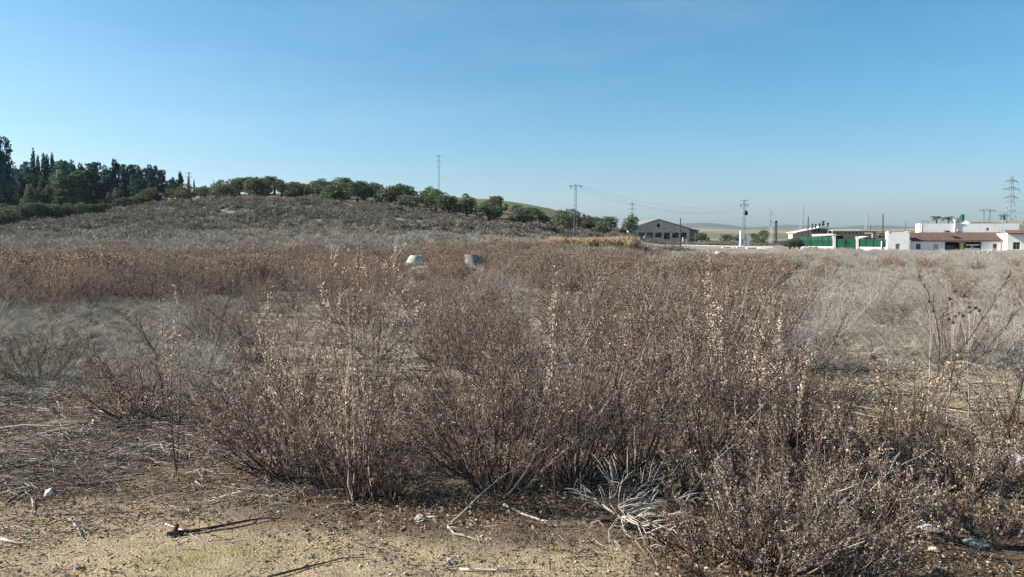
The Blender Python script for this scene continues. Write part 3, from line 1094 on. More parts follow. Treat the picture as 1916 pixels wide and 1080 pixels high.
tufts = [tuft(k) for k in range(3)] + [tuft(9 + k, 40, .26, .5, .006) for k in range(3)]
r3 = np.random.default_rng(99)
x, D, px = area_pts(r3, 30000, 5.6, 62, -200, 2150)
right = sstep(1400, 1500, px)
w = .12 + right * np.where(D < 9.2, .12, np.where(D > 16, .95, .5))
w = np.where((px < 460) & (D > 7.2) & (D < 21), .95, w)
w = np.where((D < 7.2) & (px < 1450), .05, w)
k_ = r3.uniform(0, 1, len(x)) < w
x, D = x[k_], D[k_]
# the near bare ground needs more, tighter
x2, D2, px2 = area_pts(r3, 9000, 6.6, 20, -150, 2100)
k_ = ((px2 < 440) & (D2 > 7.3)) | ((px2 > 1420) & (D2 > 9.2))
x, D = np.concatenate([x, x2[k_]]), np.concatenate([D, D2[k_]])
rz = r3.uniform(0, 6.28, len(x))
sc = r3.uniform(.5, 1.2, len(x)) * np.interp(D, [6, 10, 60], [.6, .9, 1.5])
idx = r3.integers(0, 3, len(x)) + np.where(D > 20, 3, 0)
xb_, Db_, pb_ = area_pts(r3, 9000, 56, 98, -280, 1300)
x, D = np.concatenate([x, xb_]), np.concatenate([D, Db_])
rz = r3.uniform(0, 6.28, len(x))
sc = np.concatenate([sc, r3.uniform(1.6, 3.4, len(xb_))])
idx = np.concatenate([idx, r3.integers(3, 6, len(xb_))])
scatter('dry_grass', tufts, np.stack([x, D, H(x, D)], 1), np.stack([r3.normal(size=len(x)) * .2, r3.normal(size=len(x)) * .2, rz], 1),
        np.stack([sc] * 3, 1), idx, 'low dry straw coloured grass')


# scrub on the hillside
def dome(seed, n=230, rad=.55, leaf=.085, flat=.75, m=None, twig=True):
    r = np.random.default_rng(seed)
    c = rvec(r, n)
    c[:, 2] = np.abs(c[:, 2])
    q = r.uniform(.45, 1, n)[:, None]
    lump = 1 + .25 * np.sin(c[:, :1] * 5 + seed) + .2 * np.sin(c[:, 1:2] * 6 + 2 * seed)
    c = c * q * rad * lump * [1, 1, flat]
    a = unit(rvec(r, n) + c / rad)
    b = unit(np.cross(a, rvec(r, n)))
    s = leaf * r.uniform(.5, 1.3, n)[:, None]
    nb = NB()
    nb.leaves(c, a * s, b * s * .5)
    if twig:
        e = unit(rvec(r, 26) + [0, 0, 1.2]) * rad * r.uniform(.8, 1.25, 26)[:, None]
        nb.tubes(np.stack([0 * e, e], 1), np.ones((26, 1)) * np.array([[.018, .006]]), 3)
    return nb.mesh('scrub', m or M_hill)


scr = [dome(k) for k in range(4)] + [dome(6 + k, 150, .5, .07, 1.1) for k in range(2)]
r4 = np.random.default_rng(111)
x, D, px = area_pts(r4, 21000, 74, 158, -300, 1330)
n4 = vnoise(x, D, 6, 51)
w = np.where(D < 88, .45, .85) * (1 - .3 * n4)
w *= np.clip(.75 + 1.1 * vnoise(x, D / 1.6, 5, 54), .12, 1)
w *= sstep(156, 146, D + 4 * vnoise(x, D, 9, 52)) * sstep(74, 80, D) * sstep(1320, 1150, px)
w *= 1 - .75 * np.exp(-((D - 118 + (px - 700) * .02) / 2.5) ** 2) * (px > 520)     # the paler shelf along the slope
k_ = r4.uniform(0, 1, len(x)) < w
x, D, px = x[k_], D[k_], px[k_]
sc = r4.uniform(.45, 1.3, len(x)) ** 1.3 * 1.25 * (1 + .5 * vnoise(x, D, 7, 53)) * np.where(D < 90, .7, 1.0)
rz = r4.uniform(0, 6.28, len(x))
scatter('hillside_scrub', scr, np.stack([x, D, H(x, D) - .05], 1), np.stack([0 * rz, 0 * rz, rz], 1), np.stack([sc] * 3, 1),
        r4.integers(0, 6, len(x)), 'grey olive scrub covering the slope of the hill')


x, D, px = area_pts(r4, 5200, 195, 320, 1130, 1500)
w = np.where(D < 222, .0, .5) + .5 * np.exp(-((D - 226) / 2.5) ** 2) * (px > 1270)
w = np.where((D > 285) & (px < 1320), 0, w)
k_ = r4.uniform(0, 1, len(x)) < w
x, D, px = x[k_], D[k_], px[k_]
sc = r4.uniform(.7, 1.6, len(x)) * np.where((D > 262) & (px < 1320), .6, 1)
rz = r4.uniform(0, 6.28, len(x))
scatter('roadside_scrub', scr, np.stack([x, D, H(x, D) - .05], 1), np.stack([0 * rz, 0 * rz, rz], 1), np.stack([sc] * 3, 1),
        r4.integers(0, 6, len(x)), 'grey scrub growing beyond the far road')


# tan reeds in front of the lattice pole
def reed(seed):
    r = np.random.default_rng(seed)
    n = 34
    b = r.normal(size=(n, 3)) * [.25, .25, 0]
    e = b + np.stack([r.normal(size=n) * .14, r.normal(size=n) * .14, r.uniform(1.1, 1.8, n)], 1)
    nb = NB()
    nb.tubes(np.stack([b, e], 1), np.ones((n, 1)) * np.array([[.012, .008]]), 3)
    c = np.repeat(e, 5, 0) - np.array([0, 0, 1]) * r.uniform(0, .35, n * 5)[:, None]
    a = unit(rvec(r, n * 5) * .5 + [0, 0, 1])
    bb = unit(np.cross(a, rvec(r, n * 5)))
    nb.leaves(c, a * .12, bb * .04)
    return nb.mesh('reed', M_reed)


reeds = [reed(k) for k in range(3)]
r5 = np.random.default_rng(121)
n = 560
px = np.concatenate([r5.uniform(1020, 1188, n), r5.uniform(900, 1040, 160)])
D = np.concatenate([r5.uniform(78, 92, n), r5.uniform(74, 90, 160)])
x = (px - 958) / F * D
zt = np.array([zpix(d, 447) for d in D])
gz = H(x, D)
sc = np.clip((zt - gz) / 1.55, .45, 1.4) * r5.uniform(.8, 1.1, len(x)) * np.where(px < 1030, .72, 1)
rz = r5.uniform(0, 6.28, len(x))
scatter('tan_reeds', reeds, np.stack([x, D, gz], 1), np.stack([0 * rz, 0 * rz, rz], 1), np.stack([sc] * 3, 1), r5.integers(0, 3, len(x)),
        'pale tan reeds in front of the lattice power pole')


# ------------------------------------------------------------------ trees
def crown(seed, blobs, n, leaf, m_, gap=.28, up=.0):
    """blobs: (cx,cy,cz, rx,ry,rz)"""
    r = np.random.default_rng(seed)
    nb = NB()
    vol = np.array([b[3] * b[4] + b[4] * b[5] + b[3] * b[5] for b in blobs])
    cnt = (n * vol / vol.sum()).astype(int)
    for b, k in zip(blobs, cnt):
        d = rvec(r, k)
        q = r.uniform(.45, 1, k)[:, None] ** .6
        lump = 1 + .16 * np.sin(d[:, :1] * 6 + seed) * np.sin(d[:, 1:2] * 7) + .13 * np.sin(d[:, 2:3] * 9 + seed)
        c = np.array(b[:3]) + d * q * lump * np.array(b[3:])
        g_ = np.sin(c[:, 0] * 2.3 + seed) + np.sin(c[:, 1] * 2.6) + np.sin(c[:, 2] * 3.1 + seed)
        keep = r.uniform(-1, 1, k) * 1.2 + g_ > -1.6 - 3 * (.3 - gap)
        c, d = c[keep], d[keep]
        a = unit(rvec(r, len(c)) + d * .8 + [0, 0, up])
        bb = unit(np.cross(a, rvec(r, len(c))))
        s = leaf * r.uniform(.45, 1.3, len(c))[:, None]
        nb.leaves(c, a * s, bb * s * .5)
    return nb


def trunk(blobs, h0, r0, lean=(0, 0), seed=0):
    r = random.Random(seed)
    mb = MB()
    top = Vector((lean[0], lean[1], h0))
    mb.path([(0, 0, -.3), (lean[0] * .3, lean[1] * .3, h0 * .5), top], [r0 * 1.3, r0, r0 * .75], 7)
    for b in blobs:
        c = Vector(b[:3])
        mid = top.lerp(c, .5) + Vector((r.uniform(-.2, .2), r.uniform(-.2, .2), .1))
        mb.path([top - Vector((0, 0, .05)), mid, c], [r0 * .5, r0 * .35, r0 * .12], 5)
    return mb


def mb_mesh(mb, name, m):
    me = bpy.data.meshes.new(name)
    me.from_pydata(mb.v, [], mb.f)
    me.materials.append(m)
    me.update()
    return me


def pine_kind(seed, m_=M_pine, h=1.0):
    """12 m pine, base at 0"""
    r = random.Random(seed)
    bl = []
    for k in range(13):
        t = k / 12
        zc = 3.0 + 8.2 * t
        w = 2.9 * (1 - .62 * t ** 1.6)
        a = r.uniform(0, 6.28)
        bl.append((math.cos(a) * w * .5, math.sin(a) * w * .5, zc + r.uniform(-.5, .5), w * r.uniform(.5, .75), w * r.uniform(.5, .75), r.uniform(.9, 1.5)))
    return crown(seed, bl, 5200, .3, m_, .3, .3).mesh('crown', m_), mb_mesh(trunk(bl[::2], 7.5, .2, (r.uniform(-.5, .5), 0), seed), 'trunk', M_bark)


def cyp_kind(seed):
    r = random.Random(seed)
    bl = []
    for k in range(16):
        t = k / 15
        w = 1.15 * math.sin(math.pi * min(1, .13 + .87 * (1 - t) ** .8) * .62) * (1 - .45 * t) + .12
        bl.append((r.uniform(-.12, .12), r.uniform(-.12, .12), .9 + 10.4 * t, w, w, .75))
    return crown(seed, bl, 4200, .2, M_cyp, .1, 1.3).mesh('crown', M_cyp), mb_mesh(trunk([], 9, .16, (0, 0), seed), 'trunk', M_bark)


def olive_kind(seed):
    r = random.Random(seed)
    bl = []
    for k in range(9):
        a = k * 2.4 + r.uniform(-.3, .3)
        w = r.uniform(.7, 1.75) if k else 0
        bl.append((math.cos(a) * w, math.sin(a) * w, r.uniform(1.25, 3.4) + .5 * (k == 0), r.uniform(.9, 1.35), r.uniform(.9, 1.35), r.uniform(.65, 1.0)))
    return crown(seed, bl, 5200, .16, M_olive, .42, .1).mesh('crown', M_olive), mb_mesh(trunk(bl, 1.3, .24, (r.uniform(-.2, .2), 0), seed), 'trunk', M_bark)


pines = [pine_kind(k) for k in range(4)]
pines_l = [pine_kind(20 + k, M_pine_l) for k in range(2)]
cyps = [cyp_kind(k) for k in range(2)]
olives = [olive_kind(k) for k in range(5)]
rt = random.Random(5)


def tree(name, kind, px, D, h, base_h, label, cat='tree', group=None, wide=1., sink=.0):
    p = onland(px, D)
    e = empty(name, (p.x, p.y, p.z - sink), rt.uniform(0, 6.28), label, cat, group)
    s = h / base_h
    e.scale = (s * wide, s * wide, s)
    link('trunk', kind[1], e)
    c = link('crown', kind[0], e)
    return e


def tree_to(name, kind, px, top, D, base_h, label, **k):
    """tree whose top reaches picture row top"""
    p = onland(px, D)
    h = max(1.2, zpix(D, top) - p.z)
    return tree(name, kind, px, D, h, base_h, label, **k)


# the wood on the left: special trees first
tree_to('pine_tree', pines[0], 3, 200, 150, 11.8, 'very tall dark conifer cut by the left edge of the view', wide=.5)
tree_to('pine_tree', pines[1], 10, 300, 158, 11.8, 'dark bushy conifer leaning against the tallest one at the left edge', wide=.8)
for px_, top_, D_, w_, lab in ((68, 281, 205, .75, 'tallest and leftmost of the cypress spires above the wood'),
                          (77, 294, 209, .8, 'cypress spire close beside the tallest one'),
                          (88, 290, 207, 1.1, 'broad cypress in the middle of the group of spires'),
                          (95, 291, 212, .8, 'thin cypress just left of the separate spire'),
                          (103, 288, 205, .8, 'rightmost separate cypress spire of the group above the wood'),
                          (130, 312, 185, .85, 'dark narrow cypress standing in front of the light green pines'),
                          (356, 330, 215, .9, 'small cypress alone right of the wood, beside the far power pole'),
                          (366, 336, 222, .8, 'tiny pointed cypress next to the small one at the end of the wood'),
                          (403, 337, 225, .6, 'tiny cypress spire rising behind the olive trees'),
                          (250, 340, 190, .6, 'slim cypress half hidden among the pines at the middle of the wood'),
                          (163, 330, 190, .6, 'slim dark cypress on the shaded edge of the wood')):
    tree_to('cypress_tree', cyps[rt.randrange(2)], px_, top_, D_, 11.6, lab, wide=w_)
skyl = [(28, 315), (44, 308), (57, 306), (123, 300), (138, 305), (155, 309), (172, 309), (184, 304), (205, 311), (221, 303), (236, 312), (253, 309), (268, 316),
        (280, 311), (293, 314), (306, 317), (338, 322), (325, 334), (114, 316), (12, 318)]
for k, (px_, top_) in enumerate(skyl):
    tree_to('pine_tree', pines[k % 4], px_, top_ + rt.uniform(-2, 2), rt.uniform(198, 222), 11.8,
            'rounded dark pine standing alone at the right end of the wood' if px_ == 338 else 'dark pine on the skyline of the wood, ' + ('left of the spires' if px_ < 65 else ('in its middle' if px_ < 190 else 'in its right half')),
            group=None if px_ == 338 else 'dark pines on the skyline of the wood', wide=rt.uniform(.85, 1.15))
for k in range(46):
    px_ = rt.uniform(-130, 335)
    tree_to('pine_tree', pines[k % 4], px_, rt.uniform(322, 352) + max(0, px_ - 200) * .06, rt.uniform(180, 200), 11.8,
            'dark pine in the shaded front of the wood, ' + ('below the cypress spires' if px_ < 110 else ('around its middle' if px_ < 220 else 'near its right end')), group='dark pines along the front of the wood', wide=rt.uniform(.9, 1.3))
for px_, top_, D_, lab in ((28, 338, 172, 'light green pine low at the left end of the wood'),
                      (62, 350, 170, 'pale green rounded pine lowest in front of the spires'),
                      (92, 350, 171, 'pale green pine right of the lowest rounded one'),
                      (118, 325, 178, 'tall light green pine behind the dark narrow cypress'),
                      (148, 318, 180, 'light green pine right of the dark narrow cypress'),
                      (118, 352, 170, 'low light green pine left of the dark narrow cypress foot'),
                      (222, 354, 165, 'pale green young tree standing in front of the dark wood'),
                      (208, 362, 164, 'smaller pale bush beside the young pale tree'),
                      (250, 368, 163, 'tiny pale bush before the wood, left of the olive trees')):
    tree_to('light_pine_tree', pines_l[rt.randrange(2)], px_, top_, D_, 11.8, lab, wide=1.5)

# olive trees in rows
orow = []
for D_, off in ((150, 0), (160, 22), (171, 8), (183, 35), (197, 14)):
    step = 6.8 / D_ * F
    px_ = -60 + off
    while px_ < 1150:
        orow.append((px_ + rt.uniform(-7, 7), D_ + rt.uniform(-1.5, 1.5), D_))
        px_ += step * rt.uniform(.85, 1.3)
ROWN = {150: 'front', 160: 'second', 171: 'third', 183: 'fourth', 197: 'backmost'}
for px_, D_, D0 in orow:
    if px_ < 200 and D0 > 150: continue
    if px_ < 330 and D0 > 165: continue
    if px_ < 440 and D0 > 190: continue
    if px_ > 860 and (D0 > 190 or D0 > 165 and rt.random() < .4): continue
    if px_ > 900 and D0 > 155 and rt.random() < .2: continue
    h = rt.uniform(3.1, 4.6) * (.86 if px_ < 440 else 1) * (.92 if px_ > 860 else 1)
    if D0 == 150 and 440 < px_ < 700 and rt.random() < .3: continue
    where = 'low between the scrub and the wood' if px_ < 330 else ('on the hilltop left of the thin mast' if px_ < 800 else 'on the slope between the thin mast and the lattice pole')
    tree('olive_tree', olives[rt.randrange(5)], px_, D_, h, 4.2, '%s %s row olive tree %s' % ('tall' if h > 3.9 else 'squat', ROWN[D0], where),
         group='olive trees ' + where, wide=rt.uniform(1.05, 1.4))
for k, (px_, D_, h) in enumerate([(8, 134, 3.0), (22, 132, 3.4), (38, 136, 2.8), (60, 138, 3.6), (85, 139, 3.4), (108, 140, 3.0), (130, 141, 2.8), (155, 142, 2.6),
                             (180, 143, 2.4), (205, 144, 2.2), (230, 145, 2.6), (-20, 132, 3.2), (262, 147, 2.6), (285, 148, 3.0)]):
    tree('olive_tree', olives[k % 5], px_, D_, h, 4.2, ('low' if h < 2.9 else 'rounder') + ' olive bush ' + ('at the left end of' if px_ < 70 else ('along the middle of' if px_ < 190 else 'at the right end of')) + ' the foot of the wood', group='olive bushes along the foot of the wood', wide=1.25)
tree_to('olive_tree', olives[4], 1109, 398, 156, 4.2, 'large round olive tree at the right end of the slope, right of the lattice pole', wide=1.05)
tree_to('olive_tree', olives[3], 985, 385, 155, 4.2, 'olive tree on the slope midway between the thin mast and the lattice pole', wide=1.15)
tree_to('olive_tree', olives[1], 925, 372, 160, 4.2, 'wide olive tree nearer the thin mast on the right slope', wide=1.2)
tree_to('olive_tree', olives[0], 1046, 392, 154, 4.2, 'large olive tree just left of the lattice pole', wide=1.0)
tree_to('olive_tree', olives[2], 1180, 404, 235, 4.2, 'large round tree close to the left end of the ruined hall', wide=.85)
tree_to('olive_tree', olives[1], 1165, 424, 215, 4.2, 'dark bush at the foot of the tree left of the ruined hall', wide=1.0)
tree_to('olive_tree', olives[3], 1312, 434, 285, 4.2, 'bush touching the right end of the ruined hall', wide=1.3)
tree_to('bush', olives[0], 1428, 430, 260, 4.2, 'dark round bush between the transformer pole and the lattice masts', wide=1.1)
tree_to('bush', olives[4], 1418, 433, 262, 4.2, 'smaller dark bush left of the round one near the transformer pole', wide=1.0)
tree_to('bush', olives[2], 1478, 448, 166, 4.2, 'dark spreading bush at the left end of the green fence', wide=1.6)
tree_to('bush', olives[1], 1487, 443, 168, 4.2, 'yellowish bush leaning on the left end of the green fence', wide=1.0)
tree_to('bush', olives[3], 1385, 438, 300, 4.2, 'flat dark bush left of the white transformer base', wide=1.5)
tree_to('bush', olives[3], 1360, 437, 305, 4.2, 'low flat bush furthest left in front of the green field', wide=1.8)

# fronds above the white roofs
def palm(px_, top_, D_, label):
    p = onland(px_, D_)
    h = zpix(D_, top_ + 4) - p.z
    e = empty('palm_tree', p, rt.uniform(0, 6), label, 'palm tree', 'palm trees behind the white buildings')
    MB().path([(0, 0, 0), (.1, 0, h * .5), (0, 0, h)], [.24, .2, .2], 8).build('trunk', M_bark, e)
    for k in range(15):
        a = k * 2.4
        el = 1.35 - .15 * (k % 8)
        nb = NB()
        pts = []
        for t in np.linspace(0, 1, 6):
            q = 1.7 * t
            pts.append((math.cos(a) * q * math.cos(el * .6), math.sin(a) * q * math.cos(el * .6), h + q * math.sin(el) * 1.1 - .65 * q * q * .6))
        P = np.array(pts)
        nb.tubes(P[None], np.array([[.03, .03, .025, .02, .015, .01]]), 3)
        c = np.repeat(P[1:], 6, 0)
        r = np.random.default_rng(k)
        c = c + r.normal(size=c.shape) * .05
        dd = np.repeat(unit(P[1:] - P[:-1]), 6, 0)
        sd_ = unit(np.cross(dd, [0, 0, 1.])) * np.where(np.arange(len(c)) % 2, 1, -1)[:, None]
        ax = unit(dd * .6 + sd_ - [0, 0, .35])
        nb.leaves(c + ax * .2, ax * .24, unit(np.cross(ax, dd)) * .035)
        link('frond', nb.mesh('frond', M_palm), e)


palm(1751, 405, 200, 'left palm tree showing its fronds above the white roof')
palm(1773, 406, 200, 'right palm tree showing its fronds above the white roof')


# ------------------------------------------------------------------ poles, masts, pylons
def lattice(mb, h, w0, w1, n, r, z0=0.):
    def c(t, sx, sy):
        w = w0 + (w1 - w0) * t
        return (sx * w / 2, sy * w / 2, z0 + h * t)
    for sx in (-1, 1):
        for sy in (-1, 1):
            mb.bar(c(0, sx, sy), c(1, sx, sy), r)
    for k in range(n):
        a, b = k / n, (k + 1) / n
        for s in (-1, 1):
            f = 1 if k % 2 else -1
            mb.bar(c(a, -f, s), c(b, f, s), r * .7, 3)
            mb.bar(c(a, s, -f), c(b, s, f), r * .7, 3)
        if k % 3 == 0:
            for s in (-1, 1):
                mb.bar(c(b, -1, s), c(b, 1, s), r * .7, 3)
                mb.bar(c(b, s, -1), c(b, s, 1), r * .7, 3)
    return mb


def insul(parent, x_, z_, L=.5, r=.07, y_=0, m_=None):
    mb = MB()
    mb.lathe([(.02, z_, x_), (r, z_ - L * .2, x_), (.03, z_ - L * .3, x_), (r, z_ - L * .5, x_), (.03, z_ - L * .6, x_), (r, z_ - L * .8, x_), (.02, z_ - L, x_)], 6, 0, y_)
    mb.build('insulator', m_ or M_black, parent)


# lattice pole before the olive slope
p = onland(1076.5, 114)
hp = zpix(114, 347.5) - p.z
lp = empty('lattice_power_pole', p, 0, 'slender lattice power pole in front of the olive slope, behind tan reeds', 'power pole')
lattice(MB(), hp, .56, .2, 20, .022).build('mast', M_grey_m, lp)
mb = MB()
mb.box(-.88, -.04, hp, .88, .04, hp + .08)
mb.bar((-.84, 0, hp), (0, 0, hp - .28), .018)
mb.bar((.84, 0, hp), (0, 0, hp - .28), .018)
mb.build('crossarm', M_grey_m, lp)
for q in (-.8, .8): insul(lp, q, hp, .3)
MB().bar((0, 0, hp + .08), (0, 0, hp + .34), .04, 6).build('top_insulator', M_black, lp)
LPT = Vector((p.x, p.y, p.z + hp))

# transformer pole
p = onland(1391, 217)
hp = zpix(217, 374) - p.z
tp_ = empty('transformer_pole', p, 0, 'lattice pole with a dark transformer on it and two crossarms, above a white base', 'power pole')
lattice(MB(), hp, .95, .35, 18, .04).build('mast', M_grey_m, tp_)
MB().box(-1.0, -.06, hp - .1, 1.0, .06, hp + .02).build('crossarm', M_grey_m, tp_)
z2 = zpix(217, 382) - p.z
MB().box(-1.2, -.07, z2 - .07, 1.2, .07, z2 + .07).build('crossarm', M_grey_m, tp_)
for q in (-1.15, -.75, .75, 1.15): insul(tp_, q, z2 - .07, .65, .09)
for q in (-.9, .9): MB().bar((q, 0, hp + .02), (q, 0, hp + .3), .05, 6).build('insulator', M_black, tp_)
zt = zpix(217, 402) - p.z
mb = MB()
mb.box(.05, -.85, zt, .8, -.35, zt + 1.1)
for k in range(5): mb.box(.1 + k * .14, -.93, zt + .15, .14 + k * .14, -.85, zt + .95)
mb.build('transformer', M_black, tp_)
mb = MB()
for q in (.2, .42, .64): mb.bar((q, -.6, zt + 1.1), (q, -.6, zt + 1.45), .05, 6)
mb.build('bushing', M_black, tp_)
TPT = Vector((p.x, p.y, p.z + z2))

# its white base block with a recessed door shape and hooked side, and the small white block
p = onland(1390, 212)
e = empty('utility_block', (xat(1390, 212), 212, p.z), 0, 'white tapered block at the foot of the transformer pole', 'utility block')
k = 212 / F
zt = zpix(212, 431) - p.z
mb = MB()
mb.prism([(-.75, 0), (-.25, 0), (-.25, zt), (-.62, zt)], 0, .9)
mb.prism([(-.25, 1.9), (.38, 1.9), (.42, zt), (-.25, zt)], .0, .9)
mb.prism([(-.25, 0), (.75, 0), (.75, .45), (-.25, .45)], 0, .9)
mb.prism([(.45, .45), (.75, .45), (.72, 1.7), (.45, 1.7)], .0, .9)
mb.build('block', M_white2, e)
MB().box(-.25, .25, .45, .2, .35, 1.9).build('grille', M_frame, e)
p = onland(1400, 212)
e = empty('utility_block', (xat(1400, 212), 212, p.z), 0, 'small plain white block right of the transformer base', 'utility block')
mb = MB()
mb.prism([(-.45, -.1), (.4, -.1), (.45, zpix(212, 441) - p.z), (-.25, zpix(212, 441) - p.z)], 0, .7)
mb.build('block', M_white2, e, bevel=.03)

# thin mast behind the hill
D_ = 330
zb = h1(xat(822, D_), D_)
e = empty('radio_mast', (xat(822, D_), D_, zb), 0, 'thin mast with three short crossbars rising behind the hilltop olives', 'mast')
hp = zpix(D_, 290) - zb
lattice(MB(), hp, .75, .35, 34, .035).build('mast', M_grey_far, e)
for yy in (290.5, 301, 311.5):
    zz = zpix(D_, yy) - zb
    mb = MB()
    mb.box(-.95, -.08, zz - .07, .95, .08, zz + .07)
    mb.bar((-.9, 0, zz + .07), (-.9, 0, zz + .4), .05)
    mb.bar((.9, 0, zz + .07), (.9, 0, zz + .4), .05)
    mb.build('crossarm', M_grey_m, e)

# far pole beyond the wood
D_ = 300
zb = h1(xat(357, D_), D_)
e = empty('far_power_pole', (xat(357, D_), D_, zb), 0, 'far power pole showing its two crossarms at the right end of the wood', 'power pole')
hp = zpix(D_, 321) - zb
lattice(MB(), hp, .7, .25, 16, .04).build('mast', M_grey_m, e)
for yy, w_ in ((323, .95), (330, 1.0)):
    zz = zpix(D_, yy) - zb
    MB().box(-w_, -.07, zz - .07, w_, .07, zz + .07).build('crossarm', M_grey_m, e)
    for q in (-.9, .9): insul(e, q, zz - .07, .5, .09, 0, M_grey_m)


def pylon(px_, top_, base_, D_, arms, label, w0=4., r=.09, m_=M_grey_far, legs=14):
    x_ = xat(px_, D_)
    zb = h1(x_, D_) - .3
    e = empty('pylon', (x_, D_, zb), R(8), label, 'pylon', None)
    hp = zpix(D_, top_) - zb
    mb = MB()
    hw = zpix(D_, arms[-1][0] + 2) - zb
    lattice(mb, hw, w0, w0 * .38, legs, r)
    lattice(mb, (hp - hw) * .86, w0 * .38, w0 * .14, 8, r * .8, hw)
    mb.bar((0, 0, hw + (hp - hw) * .8), (0, 0, hp), r)
    mb.build('tower', m_, e)
    for (yy, w_) in arms:
        zz = zpix(D_, yy) - zb
        a = MB()
        L = w_ / 2 / F * D_
        for sy in (-.35, .35):
            for s in (-1, 1):
                a.bar((0, sy * w0 * .25, zz), (s * L, 0, zz), r * .8, 4)
                a.bar((0, sy * w0 * .25, zz + L * .3), (s * L, 0, zz), r * .8, 4)
                for q in (.3, .55, .8):
                    a.bar((s * L * q, sy * w0 * .25 * (1 - q), zz), (s * L * (q - .15), sy * w0 * .25 * (1 - q), zz + L * .3 * (1 - q + .15)), r * .5, 3)
        a.build('crossarm', m_, e)
        for s in (-1, 1): insul(e, s * L * .97, zz, 2.0, r * 1.6, 0, m_)
    return e


pylon(1888, 321, 420, 430, [(339, 28), (354, 36), (369.5, 30)], 'big steel pylon with three arms towering over the white buildings', 6.0, .11, M_grey_m)
pylon(1182, 373, 410, 800, [(382, 12), (390.5, 15), (398.5, 12)], 'faint three armed pylon behind the tree left of the ruined hall', 6, .13)
pylon(1501, 380, 430, 900, [(386, 3), (396, 4)], 'faint thin pylon seen edge on above the old factory', 6, .13)
pylon(1622, 397, 430, 1000, [(402, 3), (408, 4)], 'faint small pylon seen edge on right of the old factory', 6, .13)
pylon(1283, 414, 425, 1500, [(417, 3), (419, 4)], 'tiny far pylon just right of the ruined hall roof', 6, .13)


def portal(px0, px1, top_, D_, label, arm_=2.5):
    xa, xb = xat(px0, D_), xat(px1, D_)
    zb = h1((xa + xb) / 2, D_)
    w = xb - xa
    hp = zpix(D_, top_) - zb
    e = empty('substation_frame', ((xa + xb) / 2, D_, zb), 0, label, 'steel frame')
    mb = MB()
    for s in (-1, 1):
        for q in (-.35, .35):
            mb.bar((s * w / 2 + q, 0, 0), (s * w / 2 + q * .4, 0, hp), .09)
    mb.bar((w / 2, 0, hp * .8), (-w / 2, 0, hp * .45), .09)
    mb.bar((w / 2, 0, hp * .3), (-w / 2, 0, hp * .05), .09)
    mb.build('leg_frame', M_grey_m, e)
    mb = MB()
    mb.box(-w / 2 - arm_, -.1, hp, w / 2 + arm_, .1, hp + .16)
    mb.bar((-w / 2 - arm_ * .8, 0, hp), (0, 0, hp + .9), .08)
    mb.bar((w / 2 + arm_ * .8, 0, hp), (0, 0, hp + .9), .08)
    mb.build('beam', M_grey_m, e)
    for q in (-w / 2 - arm_ * .8, 0, w / 2 + arm_ * .8): insul(e, q, hp, .9, .12, 0, M_grey_m)


portal(1839, 1850, 393, 330, 'steel substation frame left of the big pylon')
portal(1870, 1882, 402, 330, 'lower steel substation frame at the foot of the big pylon', 1.5)


def plain_pole(px_, top_, base_, D_, label, r=.13, m_=None, name='timber_pole'):
    x_ = xat(px_, D_)
    zb = h1(x_, D_)
    hp = zpix(D_, top_) - zb
    e = empty(name, (x_, D_, zb), 0, label, 'pole')
    MB().bar((0, 0, -.3), (.12 * math.sin(px_), 0, hp), r, 10, r * .75).build('shaft', m_ or M_timber, e)
    MB().lathe([(r * .9, hp - .02, .12 * math.sin(px_)), (r * .95, hp + .03, .12 * math.sin(px_)), (.01, hp + .08, .12 * math.sin(px_))], 10).build('cap', M_grey_m, e)
    return e


plain_pole(1273.5, 407, 457, 205, 'bare dark timber pole in front of the ruined hall', .16)
plain_pole(1511, 405, 462, 163, 'bare dark timber pole before the left panels of the green fence', .13)
plain_pole(1651.5, 399, 470, 154, 'bare dark timber pole near the white corner building', .13)
plain_pole(1694, 413, 433, 250, 'short thin pole behind the white corner building', .1)
plain_pole(1628, 421, 433, 330, 'small thin pole far behind the green fence', .12)

# street lamp before the tiled roof
x_ = xat(1874.5, 150)
zb = h1(x_, 150)
e = empty('lamp_post', (x_, 150, zb), 0, 'tall thin post with a reddish foot in front of the tiled roof', 'lamp post')
hp = zpix(150, 391) - zb
MB().bar((0, 0, 2.6), (0, 0, hp), .08, 8, .05).build('shaft', M_grey_m, e)
MB().bar((0, 0, -.2), (0, 0, 2.6), .12, 8, .1).build('lower_shaft', M_orange, e)
MB().box(-.35, -.05, hp - 1.3, .35, .05, hp - 1.2).build('bracket', M_grey_m, e)

# bent lamp mast and dark lattice stack left of the fence
D_ = 240
x_ = xat(1440, D_)
zb = h1(x_, D_)
e = empty('light_mast', (x_, D_, zb), 0, 'pale thin lattice mast with a bent head, left of the factory', 'mast')
hp = zpix(D_, 397) - zb
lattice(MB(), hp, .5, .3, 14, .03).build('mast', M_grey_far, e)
mb = MB()
mb.bar((0, 0, hp), (-.4, 0, hp + 1.2), .05)
mb.bar((-.4, 0, hp + 1.2), (.7, 0, hp - .3), .06)
mb.box(.5, -.12, hp - .55, 1.0, .12, hp - .35)
mb.build('bent_head', M_grey_far, e)
D_ = 243
x_ = xat(1442.5, D_)
zb = h1(x_, D_)
e = empty('light_mast', (x_, D_, zb), 0, 'short white post with a flat head standing right of the bent mast', 'mast')
hp = zpix(D_, 415) - zb
lattice(MB(), hp, .55, .35, 8, .04).build('mast', M_white2, e)
MB().box(-.5, -.2, hp, .5, .2, hp + .15).build('head_plate', M_grey_m, e)
D_ = 245
x_ = xat(1451.5, D_)
zb = h1(x_, D_)
e = empty('lattice_stack', (x_, D_, zb), 0, 'short dark lattice mast with a round black head left of the factory', 'mast')
